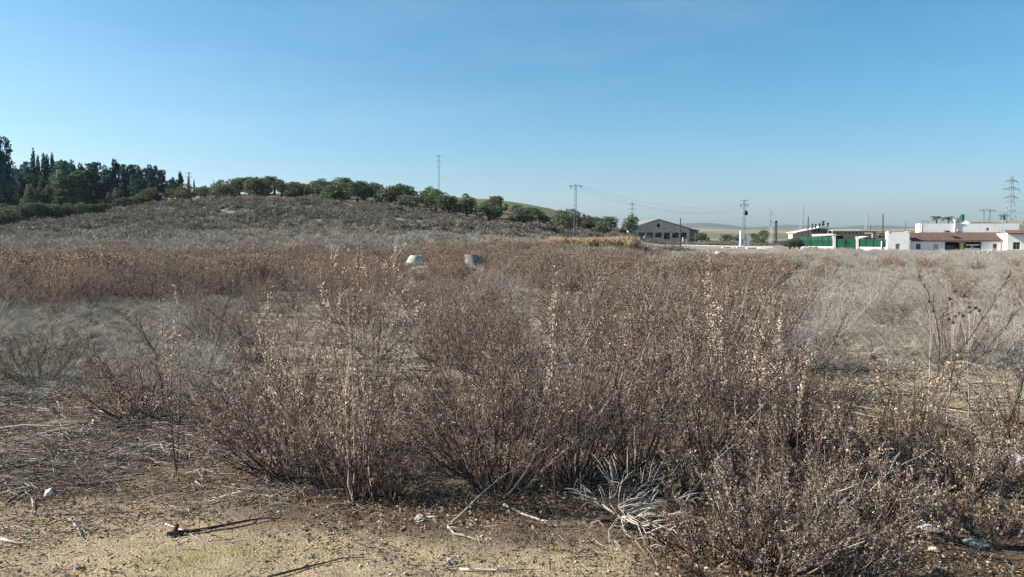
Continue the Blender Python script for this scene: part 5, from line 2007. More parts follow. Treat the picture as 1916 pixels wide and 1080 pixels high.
for k, a in enumerate((1778, 1783, 1789, 1794, 1820, 1826, 1833)):
    mb = MB()
    if k < 4:
        s = .35
        for q in (-.4, .4):
            n = 12
            for i in range(n):
                t0, t1 = 2 * math.pi * i / n, 2 * math.pi * (i + 1) / n
                mb.bar((q + .33 * math.cos(t0), 0, .34 + .33 * math.sin(t0)), (q + .33 * math.cos(t1), 0, .34 + .33 * math.sin(t1)), .025, 3)
        mb.bar((-.4, 0, .34), (-.05, 0, .75), .03)
        mb.bar((-.05, 0, .75), (.3, 0, .78), .03)
        mb.bar((.4, 0, .34), (.28, 0, .95), .03)
        mb.bar((-.05, 0, .4), (-.1, 0, .9), .03)
        o = mb.build('bicycle', M_grey_m, None, (X(a), D_ + .75 + .35 * k, Z(466)))
        tag(o, ('leftmost bicycle parked in the dark porch', 'second bicycle from the left in the dark porch', 'third bicycle from the left in the dark porch',
                'bicycle in the dark porch nearest the yellow pillar')[k], 'bicycle', 'bicycles in the porch')
    else:
        mb.box(-.25, -.2, 0, .25, .2, .42)
        mb.box(-.28, -.22, .42, .28, .22, .5)
        o = mb.build('crate', (M_rubber, M_frame, M_timber)[k - 4], None, (X(a), D_ + .51, Z(463)))
        tag(o, ('black crate on the low porch wall beside the yellow pillar', 'grey crate in the middle of the low porch wall', 'brown crate at the right of the low porch wall')[k - 4],
            'crate', 'crates on the porch wall')
# roof: sloping deck and rows of tiles
ze, zr = Z(449.6), zpix(D_ + 4.2, 434.4)
ye, yr = D_ - .45, D_ + 4.2
xl, xr_ = X(1704.6), X(1895)
mb = MB()
mb.add([(xl, ye, ze - .12), (xr_, ye, ze - .12), (xr_, yr, zr - .12), (xl, yr, zr - .12), (xl, ye, ze), (xr_, ye, ze), (xr_, yr, zr), (xl, yr, zr)],
       [(0, 3, 2, 1), (4, 5, 6, 7), (0, 1, 5, 4), (1, 2, 6, 5), (2, 3, 7, 6), (3, 0, 4, 7)])
rd = mb.build('roof', M_tile, lb)
mb = MB()
xx = xl + .1
rq = random.Random(8)
while xx < xr_ - .1:
    n = 9
    for k in range(n):
        a = Vector((xx + rq.uniform(-.01, .01), ye + (yr - ye) * k / n - .02, ze + (zr - ze) * k / n + .045))
        b = Vector((xx + rq.uniform(-.01, .01), ye + (yr - ye) * (k + 1) / n + .03, ze + (zr - ze) * (k + 1) / n + .02))
        mb.bar(a, b, .085, 5, .07)
    xx += .23
o = mb.build('tile_rows', M_tile, rd)
o['kind'] = 'stuff'
MB().box(X(1704.2), D_ - .4, Z(450.9), X(1700) + 21.5, D_ - .33, Z(450.2)).build('gutter', M_grey_m, lb)
MB().bar((X(1883.5), D_ - .12, Z(450.6)), (X(1883.5), D_ - .12, Z(459)), .06, 6).build('downpipe', M_orange, lb)
mb = MB()
mb.prism([(X(1895.4), Z(449)), (X(1900), Z(452)), (X(1900), Z(452.6)), (X(1895.4), Z(450))], D_ - 1, D_ - .003)
mb.build('canopy_edge', M_grey_m, lb)
MB().box(X(1893.6), D_ - .9, gz, X(1894.4), D_ - .8, Z(450.8)).build('canopy_post', M_grey_m, lb)

# upper white block behind the tiles
D_ = 163
ub = empty('upper_white_building', (0, 0, 0), 0, 'long white block rising behind the brown tiled roof, with one small dark window', 'building')
MB().wall(X(1713), X(1905), gz, Z(418), D_, .3, [(X(1843), X(1848.3), Z(431), Z(426))]).build('front_wall', M_white, ub)
MB().box(X(1713), D_ + .3, gz, X(1713) + .3, D_ + 3, Z(418.2)).build('side_wall', M_white, ub)
MB().box(X(1905) - .3, D_ + .3, gz, X(1905), D_ + 3, Z(418.2)).build('side_wall', M_white, ub)
MB().box(X(1713) + .31, D_ + .31, Z(420), X(1905) - .31, D_ + 3, Z(419)).build('roof', M_conc, ub)
mb = MB()
mb.add([(X(1800), D_ + 4, Z(419)), (X(1898), D_ + 4, Z(419)), (X(1890), D_ + 4, Z(416.4)), (X(1840), D_ + 4, Z(414.8)), (X(1812), D_ + 4, Z(416.4)),
        (X(1800), D_ + 6, Z(419)), (X(1898), D_ + 6, Z(419)), (X(1890), D_ + 6, Z(416.4)), (X(1840), D_ + 6, Z(414.8)), (X(1812), D_ + 6, Z(416.4))],
       [(0, 1, 2, 3, 4), (9, 8, 7, 6, 5), (1, 0, 5, 6), (2, 1, 6, 7), (3, 2, 7, 8), (4, 3, 8, 9), (0, 4, 9, 5)])
mb.build('low_rear_roof', M_brickw, ub)
window(ub, 1843, 1848.3, 431, 426, D_, False)
MB().box(X(1716.6), D_ - .05, Z(436), X(1717.4), D_ - .003, Z(418.2)).build('downpipe', M_white2, ub)
MB().box(X(1780.2), D_ - .25, Z(434), X(1783), D_ - .003, Z(412.5)).build('flue', M_white2, ub)
cap_ = MB().box(X(1779), D_ - .35, Z(412.6), X(1784.5), D_ + .3, Z(410.8)).build('flue_cap', M_white2, ub)
dish = empty('satellite_dish', (X(1783.5), D_ - .35, Z(430)), 0, 'small grey satellite dish on the white wall above the tiles', 'satellite dish')
mb = MB().lathe([(.01, 0, 0), (.18, .03, 0), (.33, .1, 0), (.35, .12, 0)], 14)
o = mb.build('reflector', M_frame, dish)
o.rotation_euler = (R(70), R(-25), 0)
MB().bar((-.1, .05, -.1), (.45, -.45, .12), .025, 5).build('feed_arm', M_grey_m, dish)
MB().box(-.3, -.02, -.3, .05, .33, .25).build('bracket', M_frame, dish)


def antenna(px_, top_, D_, label, w=.5):
    x_ = X(px_)
    e = empty('roof_antenna', (x_, D_, Z(419)), 0, label, 'antenna')
    hh = Z(top_) - Z(419)
    MB().bar((0, 0, 0), (0, 0, hh), .035, 5).build('pole', M_black, e)
    mb = MB()
    mb.bar((-w, 0, hh * .92), (w * .6, 0, hh * 1.0), .03, 4)
    for k in range(5): mb.bar((-w + k * w * .38, -.2, hh * .92 + k * .02), (-w + k * w * .38, .2, hh * .92 + k * .02), .02, 4)
    mb.build('dipole', M_black, e)


antenna(1726, 412, 165, 'small roof antenna left of the palm trees')
antenna(1735, 413, 165, 'bent roof antenna close to the left palm tree', .7)
antenna(1797.5, 405, 165, 'tallest roof antenna between the palms and the green tank', .6)
antenna(1806, 402, 165, 'thin aerial right beside the left green water tank', .15)
for px_, top_, lab in ((1812.5, 401, 'left green water tank on the white roof'), (1893, 401.5, 'right green water tank before the big pylon')):
    e = empty('water_tank', (X(px_), 168, Z(418)), 0, lab, 'water tank', None)
    z0, z1 = zpix(168, 411.5) - Z(418), zpix(168, top_) - Z(418)
    mb = MB().lathe([(.02, z0, 0), (.38, z0, 0), (.4, z0 + .1, 0), (.4, z1 - .18, 0), (.3, z1 - .05, 0), (.12, z1, 0), (.01, z1, 0)], 18)
    for t in np.linspace(.15, .8, 5):
        mb.lathe([(.4, z0 + (z1 - z0) * t - .03, 0), (.425, z0 + (z1 - z0) * t, 0), (.4, z0 + (z1 - z0) * t + .03, 0)], 18)
    mb.build('tank', M_tank, e)
    mb = MB()
    for sx in (-.32, .32):
        for sy in (-.32, .32): mb.bar((sx, sy, -.3), (sx, sy, z0), .04)
    mb.build('stand', M_conc, e)
o = empty('roof_cowl', (X(1809), 164.5, Z(419)), 0, 'small white domed cover on the white roof below the left tank', 'roof cover')
MB().lathe([(.95, 0, 0), (.8, .22, 0), (.4, .5, 0), (.12, .68, 0), (.01, .7, 0)], 12).build('dome', M_white2, o)
MB().box(-1.0, -.9, -.1, 1.0, .9, .0).build('base', M_white2, o)
o = MB().box(X(1786), 164, Z(419), X(1790.5), 165, Z(413.5)).build('roof_box', M_timber)
tag(o, 'dark box on the white roof right of the flue', 'box')
# two dark bushes of the garden behind
tree_to('bush', olives[1], 1742, 411, 196, 4.2, 'dark garden bush behind the roof left of the left palm', wide=.5)
tree_to('bush', olives[4], 1763, 413.5, 196, 4.2, 'dark garden bush behind the roof between the palms', wide=.5)

# right hand house
D_ = 156
rb = empty('red_canopy_house', (0, 0, 0), 0, 'white house with a red tiled canopy and yellow skirting cut by the right edge', 'building')
xa, xb = X(1897), X(1990)
MB().wall(xa, xb, gz, Z(436.5), D_, .3, [(X(1908), X(1922), Z(465.3), Z(452)), (X(1936), X(1950), Z(465.3), Z(452))]).build('front_wall', M_white, rb)
MB().box(xa, D_ + .3, gz, xa + .3, D_ + 8, Z(436.6)).build('side_wall', M_white, rb)
window(rb, 1908, 1922, 465.3, 452, D_)
window(rb, 1936, 1950, 465.3, 452, D_)
MB().box(xa - .05, D_ - .06, gz, xb, D_ - .003, Z(466.2)).build('skirting', M_yellow, rb)
mb = MB()
mb.add([(xa - .3, D_ - .9, Z(436.4)), (xb, D_ - .9, Z(436.4)), (xb, D_ + .8, Z(430.5)), (xa - .3, D_ + .8, Z(430.5)),
        (xa - .3, D_ - .9, Z(437.4)), (xb, D_ - .9, Z(437.4)), (xb, D_ + .8, Z(432)), (xa - .3, D_ + .8, Z(432))],
       [(3, 2, 1, 0), (4, 5, 6, 7), (1, 5, 4, 0), (2, 6, 5, 1), (3, 7, 6, 2), (0, 4, 7, 3)])
rc = mb.build('canopy', M_tile2, rb)
mb = MB()
xx = xa - .2
while xx < xb:
    mb.bar((xx, D_ - .93, Z(436.2)), (xx, D_ + .8, Z(430.2)), .085, 5)
    xx += .24
o = mb.build('tile_rows', M_tile2, rc)
o['kind'] = 'stuff'
D_ = 200
gb = empty('grey_block', (0, 0, 0), 0, 'grey block with windows behind the red canopy house', 'building')
MB().wall(X(1905.5), X(2000), -2, Z(420), D_, .3, [(X(1911), X(1916), Z(431), Z(424)), (X(1921), X(1926), Z(431), Z(424)), (X(1931), X(1936), Z(431), Z(424))]).build('wall', M_conc_old, gb)
for a in (1911, 1921, 1931): window(gb, a, a + 5, 431, 424, D_)
MB().box(X(1905), D_ - .4, Z(420), X(2000), D_ + 8, Z(418.8)).build('roof', M_conc, gb)
# yellow low wall before the canopy
D_ = 152
o = MB().box(X(1880), D_, -2.2, X(1897), D_ + .3, Z(467.6)).build('low_yellow_wall', M_yellow)
tag(o, 'low yellow wall at the foot of the white wall by the lamp post', 'wall')
# the whole row of white buildings stands a little askew, its right end nearer
piv = Vector((xat(1661, 157), 157, 0))
ang = R(-12)
for o in [q for q in C.objects if q not in before_ and q.parent is None and q.get('category') not in ('bush',)]:
    d = Vector((o.location.x - piv.x, o.location.y - piv.y, 0))
    d.x *= .86
    o.location = Vector((piv.x + d.x * math.cos(ang) - d.y * math.sin(ang), piv.y + d.x * math.sin(ang) + d.y * math.cos(ang), o.location.z))
    o.rotation_euler = (0, 0, ang)
    if o in (wb, lb, ub, rb): o.scale = (.86, 1, 1)
# white bits of rubbish before the houses
rr_ = random.Random(9)
for k, (a, b) in enumerate(((1823, 483), (1838, 482), (1841, 486), (1850, 484), (1833, 485.5))):
    d = 108
    p = onland(a, d)
    p = gnd(a, b) if False else Vector((xat(a, d), d, h1(xat(a, d), d)))
    s = rr_.uniform(.18, .38)
    pts = [(math.cos(t) * s * rr_.uniform(.7, 1.2), math.sin(t) * s * .7) for t in np.linspace(0, 6.28, 7)[:-1]]
    mb = MB().add([(q, w, 0) for q, w in pts] + [(q * .6, w * .6, .75) for q, w in pts],
                  [tuple(range(6))[::-1], tuple(range(6, 12))] + [(i, (i + 1) % 6, 6 + (i + 1) % 6, 6 + i) for i in range(6)])
    o = mb.build('white_rock', M_chalk, None, p)
    tag(o, 'pale rock lying in the scrub before the tiled building', 'rock', 'pale rocks before the tiled building')


# ------------------------------------------------------------------ foreground details
def stalk(px0, py0, px1, py1, dD, label, r=.005, m_=M_dead, name='dead_stalk', side=3, lift=0., sag=.03):
    b = gnd(px0, py0)
    t = at(px1, py1, b.y + dD)
    t.z = max(t.z, h1(t.x, t.y) + r)
    e = empty(name, b, 0, label, 'dead stalk')
    d = t - b
    rs = random.Random(px0 * 7 + py1)
    n = 8
    P = []
    for k in range(n + 1):
        q = d * (k / n)
        q.z += sag * math.sin(math.pi * k / n) * d.length + lift
        P.append(q + Vector((rs.uniform(-1, 1), rs.uniform(-1, 1), rs.uniform(-1, 1))) * .008)
    MB().path(P, [r * (1.15 - .75 * k / n) for k in range(n + 1)], 6).build('stem', m_, e)
    mb = MB()
    for k in range(side):
        q = P[2 + k * 5 // max(1, side)]
        dd = (d.normalized() + Vector((rs.uniform(-.8, .8), rs.uniform(-.5, .5), rs.uniform(-.1, .8)))).normalized() * rs.uniform(.08, .25)
        mb.path([q, q + dd * .5 + Vector((0, 0, .01)), q + dd], [r * .5, r * .4, r * .2], 4)
    if side: mb.build('side_twig', m_, e)
    return e


stalk(1500, 1030, 1745, 838, .75, 'long pale stalk leaning right over the lower right shrubs', .0055)
stalk(1520, 1000, 1685, 850, .6, 'shorter pale stalk parallel to the long leaning one', .0045)
stalk(1480, 1035, 1600, 880, .5, 'pale stalk rising left of the long leaning one', .0045)
stalk(1100, 905, 1185, 640, .35, 'pale crooked stalk rising in the middle of the front clump', .0045)
stalk(840, 985, 965, 875, .4, 'straight thin stalk slanting over the dark foot of the middle shrub', .004, side=1)
stalk(1270, 960, 1440, 745, .5, 'pale slanting stalk right of the uprooted bush', .0045)
stalk(1000, 900, 960, 640, .3, 'pale stalk standing in the middle shrub', .004)
stalk(700, 945, 668, 730, .1, 'thin straw coloured stalk before the tallest shrub', .0035, side=1)
stalk(1350, 990, 1480, 880, .4, 'short pale stalk leaning right behind the lowest shrub', .004)
stalk(1180, 860, 1010, 640, .2, 'long grey stalk leaning left inside the broad russet shrub', .0045)

# fallen branches on the sand
def fallen(pts, r0, m_, label, knob=False, name='fallen_branch'):
    P = [gnd(*q) for q in pts]
    c = P[0].copy()
    e = empty(name, c, 0, label, 'branch')
    Q = [q - c + Vector((0, 0, r0 * 1.1 + .004)) for q in P]
    n = len(Q)
    MB().path(Q, [r0 * (1 - .75 * k / (n - 1)) for k in range(n)], 7).build('limb', m_, e, smooth=True)
    mb = MB()
    if knob:
        mb.path([Q[0] + Vector((-.02, 0, 0)), Q[0] + Vector((.0, 0, .045))], [r0 * 1.2, r0 * 1.0], 6)
        mb.path([Q[0] + Vector((.03, 0, -.005)), Q[0] + Vector((-.05, -.02, .0))], [r0 * 1.3, r0 * 1.1], 6)
        mb.build('knob', m_, e)
    rs = random.Random(int(pts[0][0]))
    mb = MB()
    for k in range(1, n - 1):
        dd = Vector((rs.uniform(-.5, 1), rs.uniform(-1, 1), .12)).normalized() * rs.uniform(.04, .13)
        mb.path([Q[k], Q[k] + dd], [r0 * .4, r0 * .2], 4)
    mb.build('side_twig', m_, e)


fallen([(333, 1003), (375, 998), (420, 989), (465, 980), (500, 975), (522, 977)], .011, M_darkwood, 'dark fallen branch with a knob at its left end on the sand', True)
fallen([(110, 968), (180, 966), (250, 961)], .006, M_darkwood, 'thin dark fallen stick below the twig litter on the left')
fallen([(130, 976), (146, 993), (154, 1012)], .007, M_dead, 'short pale stick standing out on the sand at the left')
fallen([(0, 1014), (25, 1020), (45, 1024)], .009, M_dead, 'thick pale stick at the left edge of the sand')
fallen([(310, 985), (345, 998), (400, 1030)], .006, M_dead, 'long pale stick crossing under the dark fallen branch')
fallen([(943, 950), (980, 968), (1010, 978), (1032, 990)], .009, M_dead, 'pale branch lying left of the uprooted bush')
fallen([(790, 972), (815, 972), (827, 975)], .007, M_dead, 'short pale stick beside the grey stone')
fallen([(15, 945), (45, 925), (60, 915)], .008, M_darkwood, 'dark short stick at the left edge of the litter')
fallen([(120, 912), (180, 912), (255, 902)], .011, M_darkwood, 'thick dark stick in the litter left of the wide shrub')
fallen([(500, 1085), (560, 1070), (640, 1050), (680, 1048)], .007, M_darkwood, 'dark stick at the bottom edge of the sand')
fallen([(175, 790), (172, 803), (178, 815)], .009, M_dead, 'short thick white stick on the litter near the leaning shrub')
fallen([(60, 935), (62, 950), (60, 965)], .007, M_dead, 'short grey stick crossing others at the far left')
fallen([(838, 990), (850, 1003), (885, 1012), (900, 1018)], .006, M_dead, 'thin grey forked stick below the grey stone')
fallen([(860, 1070), (950, 1072), (1010, 1070)], .006, M_dead, 'thin pale stick lying at the bottom middle')

# uprooted dead bush
b = gnd(1148, 988)
ub_ = empty('uprooted_dead_bush', b, 0, 'uprooted dead bush with bleached branches fanning to the right over dark litter', 'dead bush')
MB().path([(-.12, .03, .02), (-.06, .0, .05), (.0, .01, .045), (.05, -.01, .07), (.09, .01, .05)], [.006, .016, .024, .02, .012], 9).build('root_stock', M_darkwood, ub_, smooth=True)
brs = [(1290, 945, .15, .016), (1290, 978, .0, .014), (1280, 1035, -.1, .013), (1255, 1045, -.2, .015), (1245, 1010, -.1, .012), (1170, 1075, -.35, .008),
       (1140, 1075, -.3, .007), (1200, 880, .2, .009), (1140, 905, .1, .008), (1120, 890, .25, .008), (1290, 1000, -.05, .01), (1225, 950, .1, .01),
       (1215, 1075, -.3, .008), (1095, 955, .15, .007), (1060, 930, .25, .006), (1310, 965, .1, .008), (1250, 900, .3, .008), (1185, 1000, -.1, .008),
       (1290, 880, .3, .007), (1240, 1070, -.3, .008)]
for k, (px_, py_, dD, r_) in enumerate(brs):
    t = at(px_, py_, b.y + dD)
    gt = gnd(px_, py_) if py_ > 935 else None
    if gt is not None and (py_ > 990): t = gt + Vector((0, 0, .03))
    d = t - b
    rs = random.Random(k)
    P = [Vector((.04, 0, .05)) * 1.0]
    for q in (.25, .5, .75, 1.):
        v = d * q
        v.z = d.z * q + .05 * (1 - q) + .05 * math.sin(math.pi * q)
        P.append(v + Vector((rs.uniform(-1, 1), rs.uniform(-1, 1), rs.uniform(-.3, 1))) * .045)
    mb = MB().path(P, [r_ * .52, r_ * .45, r_ * .35, r_ * .24, r_ * .1], 6)
    for j in (1, 2, 2, 3, 3):
        dd = (d.normalized() + Vector((rs.uniform(-.7, .7), rs.uniform(-.7, .7), rs.uniform(0, .5)))).normalized() * rs.uniform(.08, .2)
        mb.path([P[j], P[j] + dd * .5 + Vector((0, 0, .012)), P[j] + dd], [r_ * .3, r_ * .25, r_ * .1], 4)
    mb.build('branch', M_bleach if k not in (5, 7, 9, 12, 14, 18) else M_stem_grey, ub_, smooth=True)


# stones, paper, pipe
def stone(px_, py_, s, m_, label, sq=(1, .8, .6), name='stone', cat='stone'):
    p = gnd(px_, py_)
    rs = random.Random(int(px_ * 3 + py_))
    import bmesh
    bm = bmesh.new()
    bmesh.ops.create_icosphere(bm, subdivisions=3, radius=1)
    for v in bm.verts:
        q = v.co.copy()
        f = 1 + .28 * mnoise.noise(q * 1.4 + Vector((px_, 0, 0))) + .1 * mnoise.noise(q * 4 + Vector((px_, 3, 0)))
        v.co = Vector((q.x * f * s * sq[0], q.y * f * s * sq[1], q.z * f * s * sq[2]))
        if v.co.z < -s * .25: v.co.z = -s * .25
    me = bpy.data.meshes.new(name)
    bm.to_mesh(me)
    bm.free()
    me.materials.append(m_)
    o = link(name, me, None, (p.x, p.y, p.z + s * .2))
    o.rotation_euler = (0, 0, rs.uniform(0, 6))
    tag(o, label, cat)
    return o


stone(786, 975, .04, M_rock, 'rounded grey stone at the edge of the litter, left of the middle')
stone(1735, 993, .05, M_chalk, 'flat white stone in the litter at the lower right', (1.3, .8, .5))
stone(1747, 1032, .028, M_chalk, 'small round white stone near the bottom right')
stone(1648, 1006, .02, M_chalk, 'small white stone left of the flat white one')
stone(1825, 1022, .045, M_rock, 'grey wedge shaped stone near the bottom right edge', (1.4, .6, .5))
stone(840, 1055, .03, M_rock, 'small grey stone on the sand at the bottom')
stone(145, 1065, .02, M_rock, 'small brown stone at the bottom left of the sand')
stone(1573, 906, .055, M_chalk, 'white flat stone showing between the right shrubs', (1.3, .7, .45))
stone(85, 965, .015, M_rock, 'small dark stone below the paper scrap', (1, 1, .8))
p = gnd(87, 935)
o = MB().add([(-.02, 0, .0), (.02, .01, 0), (.022, .02, .06), (-.018, .02, .045), (-.02, .004, .0), (.02, .014, 0), (.022, .024, .06), (-.018, .024, .045)],
             [(0, 1, 2, 3), (7, 6, 5, 4), (0, 4, 5, 1), (1, 5, 6, 2), (2, 6, 7, 3), (3, 7, 4, 0)]).build('paper_scrap', M_white2, None, p + Vector((0, 0, .005)))
tag(o, 'small white paper scrap on the twig litter at the left', 'litter')

b = gnd(1903, 905)
c0 = at(1903, 859, b.y)
pe = empty('plastic_pipe', c0, 0, 'white plastic pipe with a capped end poking in at the right edge', 'pipe')
c1 = at(1960, 885, b.y - .12) - c0
MB().bar((0, 0, 0), c1 * 3.2, .026, 20).build('tube', M_pvc, pe, smooth=False)
d = c1.normalized()
MB().bar(-d * .02, d * .035, .031, 20).build('socket', M_white2, pe)
MB().bar(-d * .023, -d * .019, .02, 16).build('end_plug', M_conc, pe)

# pale seed spikes right of centre, one plant each
def spike(px_, py_, tops, D_off, label, name='seed_spike_plant'):
    b = gnd(px_, py_)
    e = empty(name, b, 0, label, 'plant')
    w, lv = NB(), NB()
    r = np.random.default_rng(int(px_))
    for (tx, ty) in tops:
        T = np.array(tip(b, tx, ty, r.uniform(-.1, .2)))
        t = np.linspace(0, 1, 7)[:, None]
        P = t * T + np.sin(t * math.pi) * r.normal(size=3) * .03
        w.tubes(P[None], np.linspace(.0035, .0012, 7)[None], 4)
        n = 150
        q = r.uniform(.45, 1.0, n) ** .8
        c = np.array([np.interp(q, t[:, 0], P[:, i]) for i in range(3)]).T
        c += rvec(r, n) * r.uniform(.004, .028, n)[:, None]
        a = unit(rvec(r, n) + [0, 0, .4])
        bb = unit(np.cross(a, rvec(r, n)))
        s = r.uniform(.005, .0105, n)[:, None]
        lv.leaves(c, a * s, bb * s * .6)
    link('stems', w.mesh('stems', M_stem), e)
    o = link('seed_heads', lv.mesh('seed_heads', M_pale), e)
    o['kind'] = 'stuff'


spike(1400, 900, [(1408, 605), (1425, 620), (1395, 660), (1430, 655)], 0, 'pale seed spikes standing before the tall dark russet shrub')
spike(1460, 890, [(1460, 600), (1465, 560), (1452, 630), (1475, 680)], 0, 'second pale spike plant just right of the first')
spike(1490, 900, [(1518, 640), (1490, 700), (1500, 720)], 0, 'low pale spike plant left of the tan leafed one')
spike(1350, 900, [(1322, 470), (1318, 520), (1345, 560)], 0, 'tall thin pale spike reaching up to the far field line')
spike(1040, 940, [(1040, 505), (1035, 540)], 0, 'tall pale spike above the middle of the front clump')
spike(330, 890, [(325, 530), (300, 560), (330, 590)], 0, 'thin pale spike plant above the left clearing')
spike(505, 900, [(508, 520), (520, 590), (480, 600)], 0, 'pale spike plant behind the wide left shrub')

# tan leafed shrubs at the right
for px_, py_, h, lab in ((1700, 880, .85, 'yellowish tan shrub with pale leaves in the right foreground'), (1530, 850, .72, 'small tan shrub left of the yellowish one'),
                    (1610, 900, .62, 'tan shrub low between the brown shrubs on the right')):
    b = gnd(px_, py_)
    w, lv = grow(int(px_), 18, h, 34, nbr=12, leaf=.0095, nleaf=14, rad=.003, pale=.3, brlen=.26, bare=.45)
    shrub_thing('tan_shrub', b, w, lv, M_stem, TAN, lab)

# thorny dark branches with bare forks
def bramble(px_, py_, paths, label):
    b = gnd(px_, py_)
    e = empty('thorny_bramble', b, 0, label, 'bramble')
    rs = random.Random(int(px_))
    for pts in paths:
        P = [Vector((0, 0, 0))] + [Vector(tip(b, q[0], q[1], q[2])) for q in pts]
        Q = []
        for k in range(len(P) - 1):
            for t in (0, .25, .5, .75):
                Q.append(P[k].lerp(P[k + 1], t) + Vector((rs.uniform(-1, 1), rs.uniform(-1, 1), rs.uniform(-1, 1))) * .01)
        Q.append(P[-1])
        n = len(Q)
        mb = MB().path(Q, [.0055 * (1 - .75 * k / n) for k in range(n)], 5)
        for k in range(3, n):
            for j in range(2):
                dd = ((Q[min(k + 1, n - 1)] - Q[k - 1]).normalized() + Vector((rs.uniform(-1, 1), rs.uniform(-1, 1), rs.uniform(-.6, 1)))).normalized()
                L = rs.uniform(.05, .28) * (1.1 - .5 * k / n)
                m_ = Q[k] + dd * L * .5 + Vector((rs.uniform(-1, 1), 0, rs.uniform(-1, 1))) * .01
                mb.path([Q[k], m_, Q[k] + dd * L], [.0022, .0016, .0009], 3)
                for i in range(3):
                    d2 = (dd + Vector((rs.uniform(-1, 1), rs.uniform(-1, 1), rs.uniform(-.5, 1)))).normalized() * rs.uniform(.02, .08)
                    mb.path([m_, m_ + d2], [.0013, .0008], 3)
        mb.build('branch', M_darkwood, e)


bramble(1745, 800, [[(1790, 670, 0), (1850, 580, .1), (1885, 520, .1)], [(1800, 700, 0), (1880, 620, 0), (1905, 560, 0)], [(1760, 640, .1), (1740, 560, .1), (1720, 520, .1)]],
        'dark thorny bramble arching up to the right edge above the straw patch')
bramble(1880, 900, [[(1850, 800, 0), (1800, 740, 0), (1760, 690, 0)], [(1890, 790, 0), (1916, 700, 0), (1930, 640, 0)]],
        'dark bramble crossing the straw patch above the white pipe')
bramble(330, 800, [[(260, 770, 0), (200, 690, .1), (165, 650, .1)], [(310, 760, .1), (290, 660, .1), (255, 610, .1)], [(390, 700, .1), (430, 560, .1)]],
        'thin dark bramble in front of the left clearing')
bramble(640, 880, [[(560, 760, .1), (470, 640, .1), (400, 590, .1)], [(690, 700, .1), (780, 600, .1)]],
        'dark bramble with long branches between the two left shrubs')


def thistle(px_, py_, heads, label):
    b = gnd(px_, py_)
    e = empty('thistle', b, 0, label, 'thistle')
    rs = random.Random(int(px_))
    root = Vector(tip(b, sum(h_[0] for h_ in heads) / len(heads) * .7 + px_ * .3, py_ * .45 + heads[0][1] * .55, 0))
    MB().path([(0, 0, 0), root * .5 + Vector((.01, 0, 0)), root], [.006, .005, .004], 5).build('stem', M_stem_grey, e)
    for (hx_, hy_) in heads:
        t = Vector(tip(b, hx_, hy_, rs.uniform(-.1, .1)))
        MB().path([root, root.lerp(t, .5) + Vector((.01, 0, .01)), t], [.003, .0025, .002], 4).build('stem', M_stem_grey, e)
        mb = MB()
        for k in range(26):
            d = Vector((rs.gauss(0, 1), rs.gauss(0, 1), rs.gauss(0, 1))).normalized()
            mb.bar(t, t + d * .015, .0028, 3, .0006)
        mb.lathe([(.002, t.z - .014, t.x), (.012, t.z - .008, t.x), (.014, t.z, t.x), (.01, t.z + .009, t.x), (.002, t.z + .013, t.x)], 8, 0, t.y)
        mb.build('seed_head', M_darkwood, e)


thistle(1812, 790, [(1813, 576), (1825, 577), (1832, 582), (1796, 587), (1787, 593), (1801, 592), (1814, 585)], 'dead thistle with many dark round heads right of the tan shrub')
thistle(1770, 800, [(1777, 560), (1803, 555), (1787, 546), (1775, 598), (1783, 604)], 'smaller dead thistle with fewer dark heads beside the other')
thistle(1735, 780, [(1738, 565), (1746, 583)], 'thin thistle with two small heads left of the others')


# ------------------------------------------------------------------ loose litter and gravel
r6 = np.random.default_rng(200)


def twigs_on_ground(n, fn, rad, L0, L1, m_, name, bias=.6, lift=.006, cur=.15):
    x, D, px = area_pts(r6, n, 3.2, 10, -150, 2100)
    k = r6.uniform(0, 1, n) < fn(x, D, px)
    x, D = x[k], D[k]
    n = len(x)
    a = np.where(r6.uniform(0, 1, n) < bias, r6.normal(size=n) * .35, r6.uniform(0, 6.28, n))
    L = r6.uniform(L0, L1, n) * r6.uniform(.4, 1, n)
    d = np.stack([np.cos(a), np.sin(a)], 1)
    c = np.stack([x, D], 1)
    pts = []
    for t in (-.5, 0, .5):
        q = c + d * (t * L)[:, None] + (np.stack([-d[:, 1], d[:, 0]], 1) * (cur * L * (1 - 4 * t * t) * r6.normal(size=n))[:, None])
        zz = H(q[:, 0], q[:, 1]) + lift + np.abs(r6.normal(size=n)) * .02
        pts.append(np.stack([q[:, 0], q[:, 1], zz], 1))
    P = np.stack(pts, 1)
    nb = NB()
    nb.tubes(P, rad * r6.uniform(.5, 1.5, n)[:, None] * np.array([[1, .9, .5]]), 3)
    o = link(name, nb.mesh(name, m_))
    tag(o, kind='stuff')
    return o


def f_left(x, D, px):
    w = sstep(700, 350, px) * sstep(4.0, 4.7, D + .4 * vnoise(x, D, .7, 61)) * sstep(9.5, 7, D)
    return w * (.35 + .65 * sstep(-.3, .4, vnoise(x, D, .9, 62)))


def f_all(x, D, px):
    return np.where(D < 4.3, .22, .4) + .45 * sstep(600, 900, px) * (D > 3.9) * sstep(-.4, .4, vnoise(x, D, .6, 63))


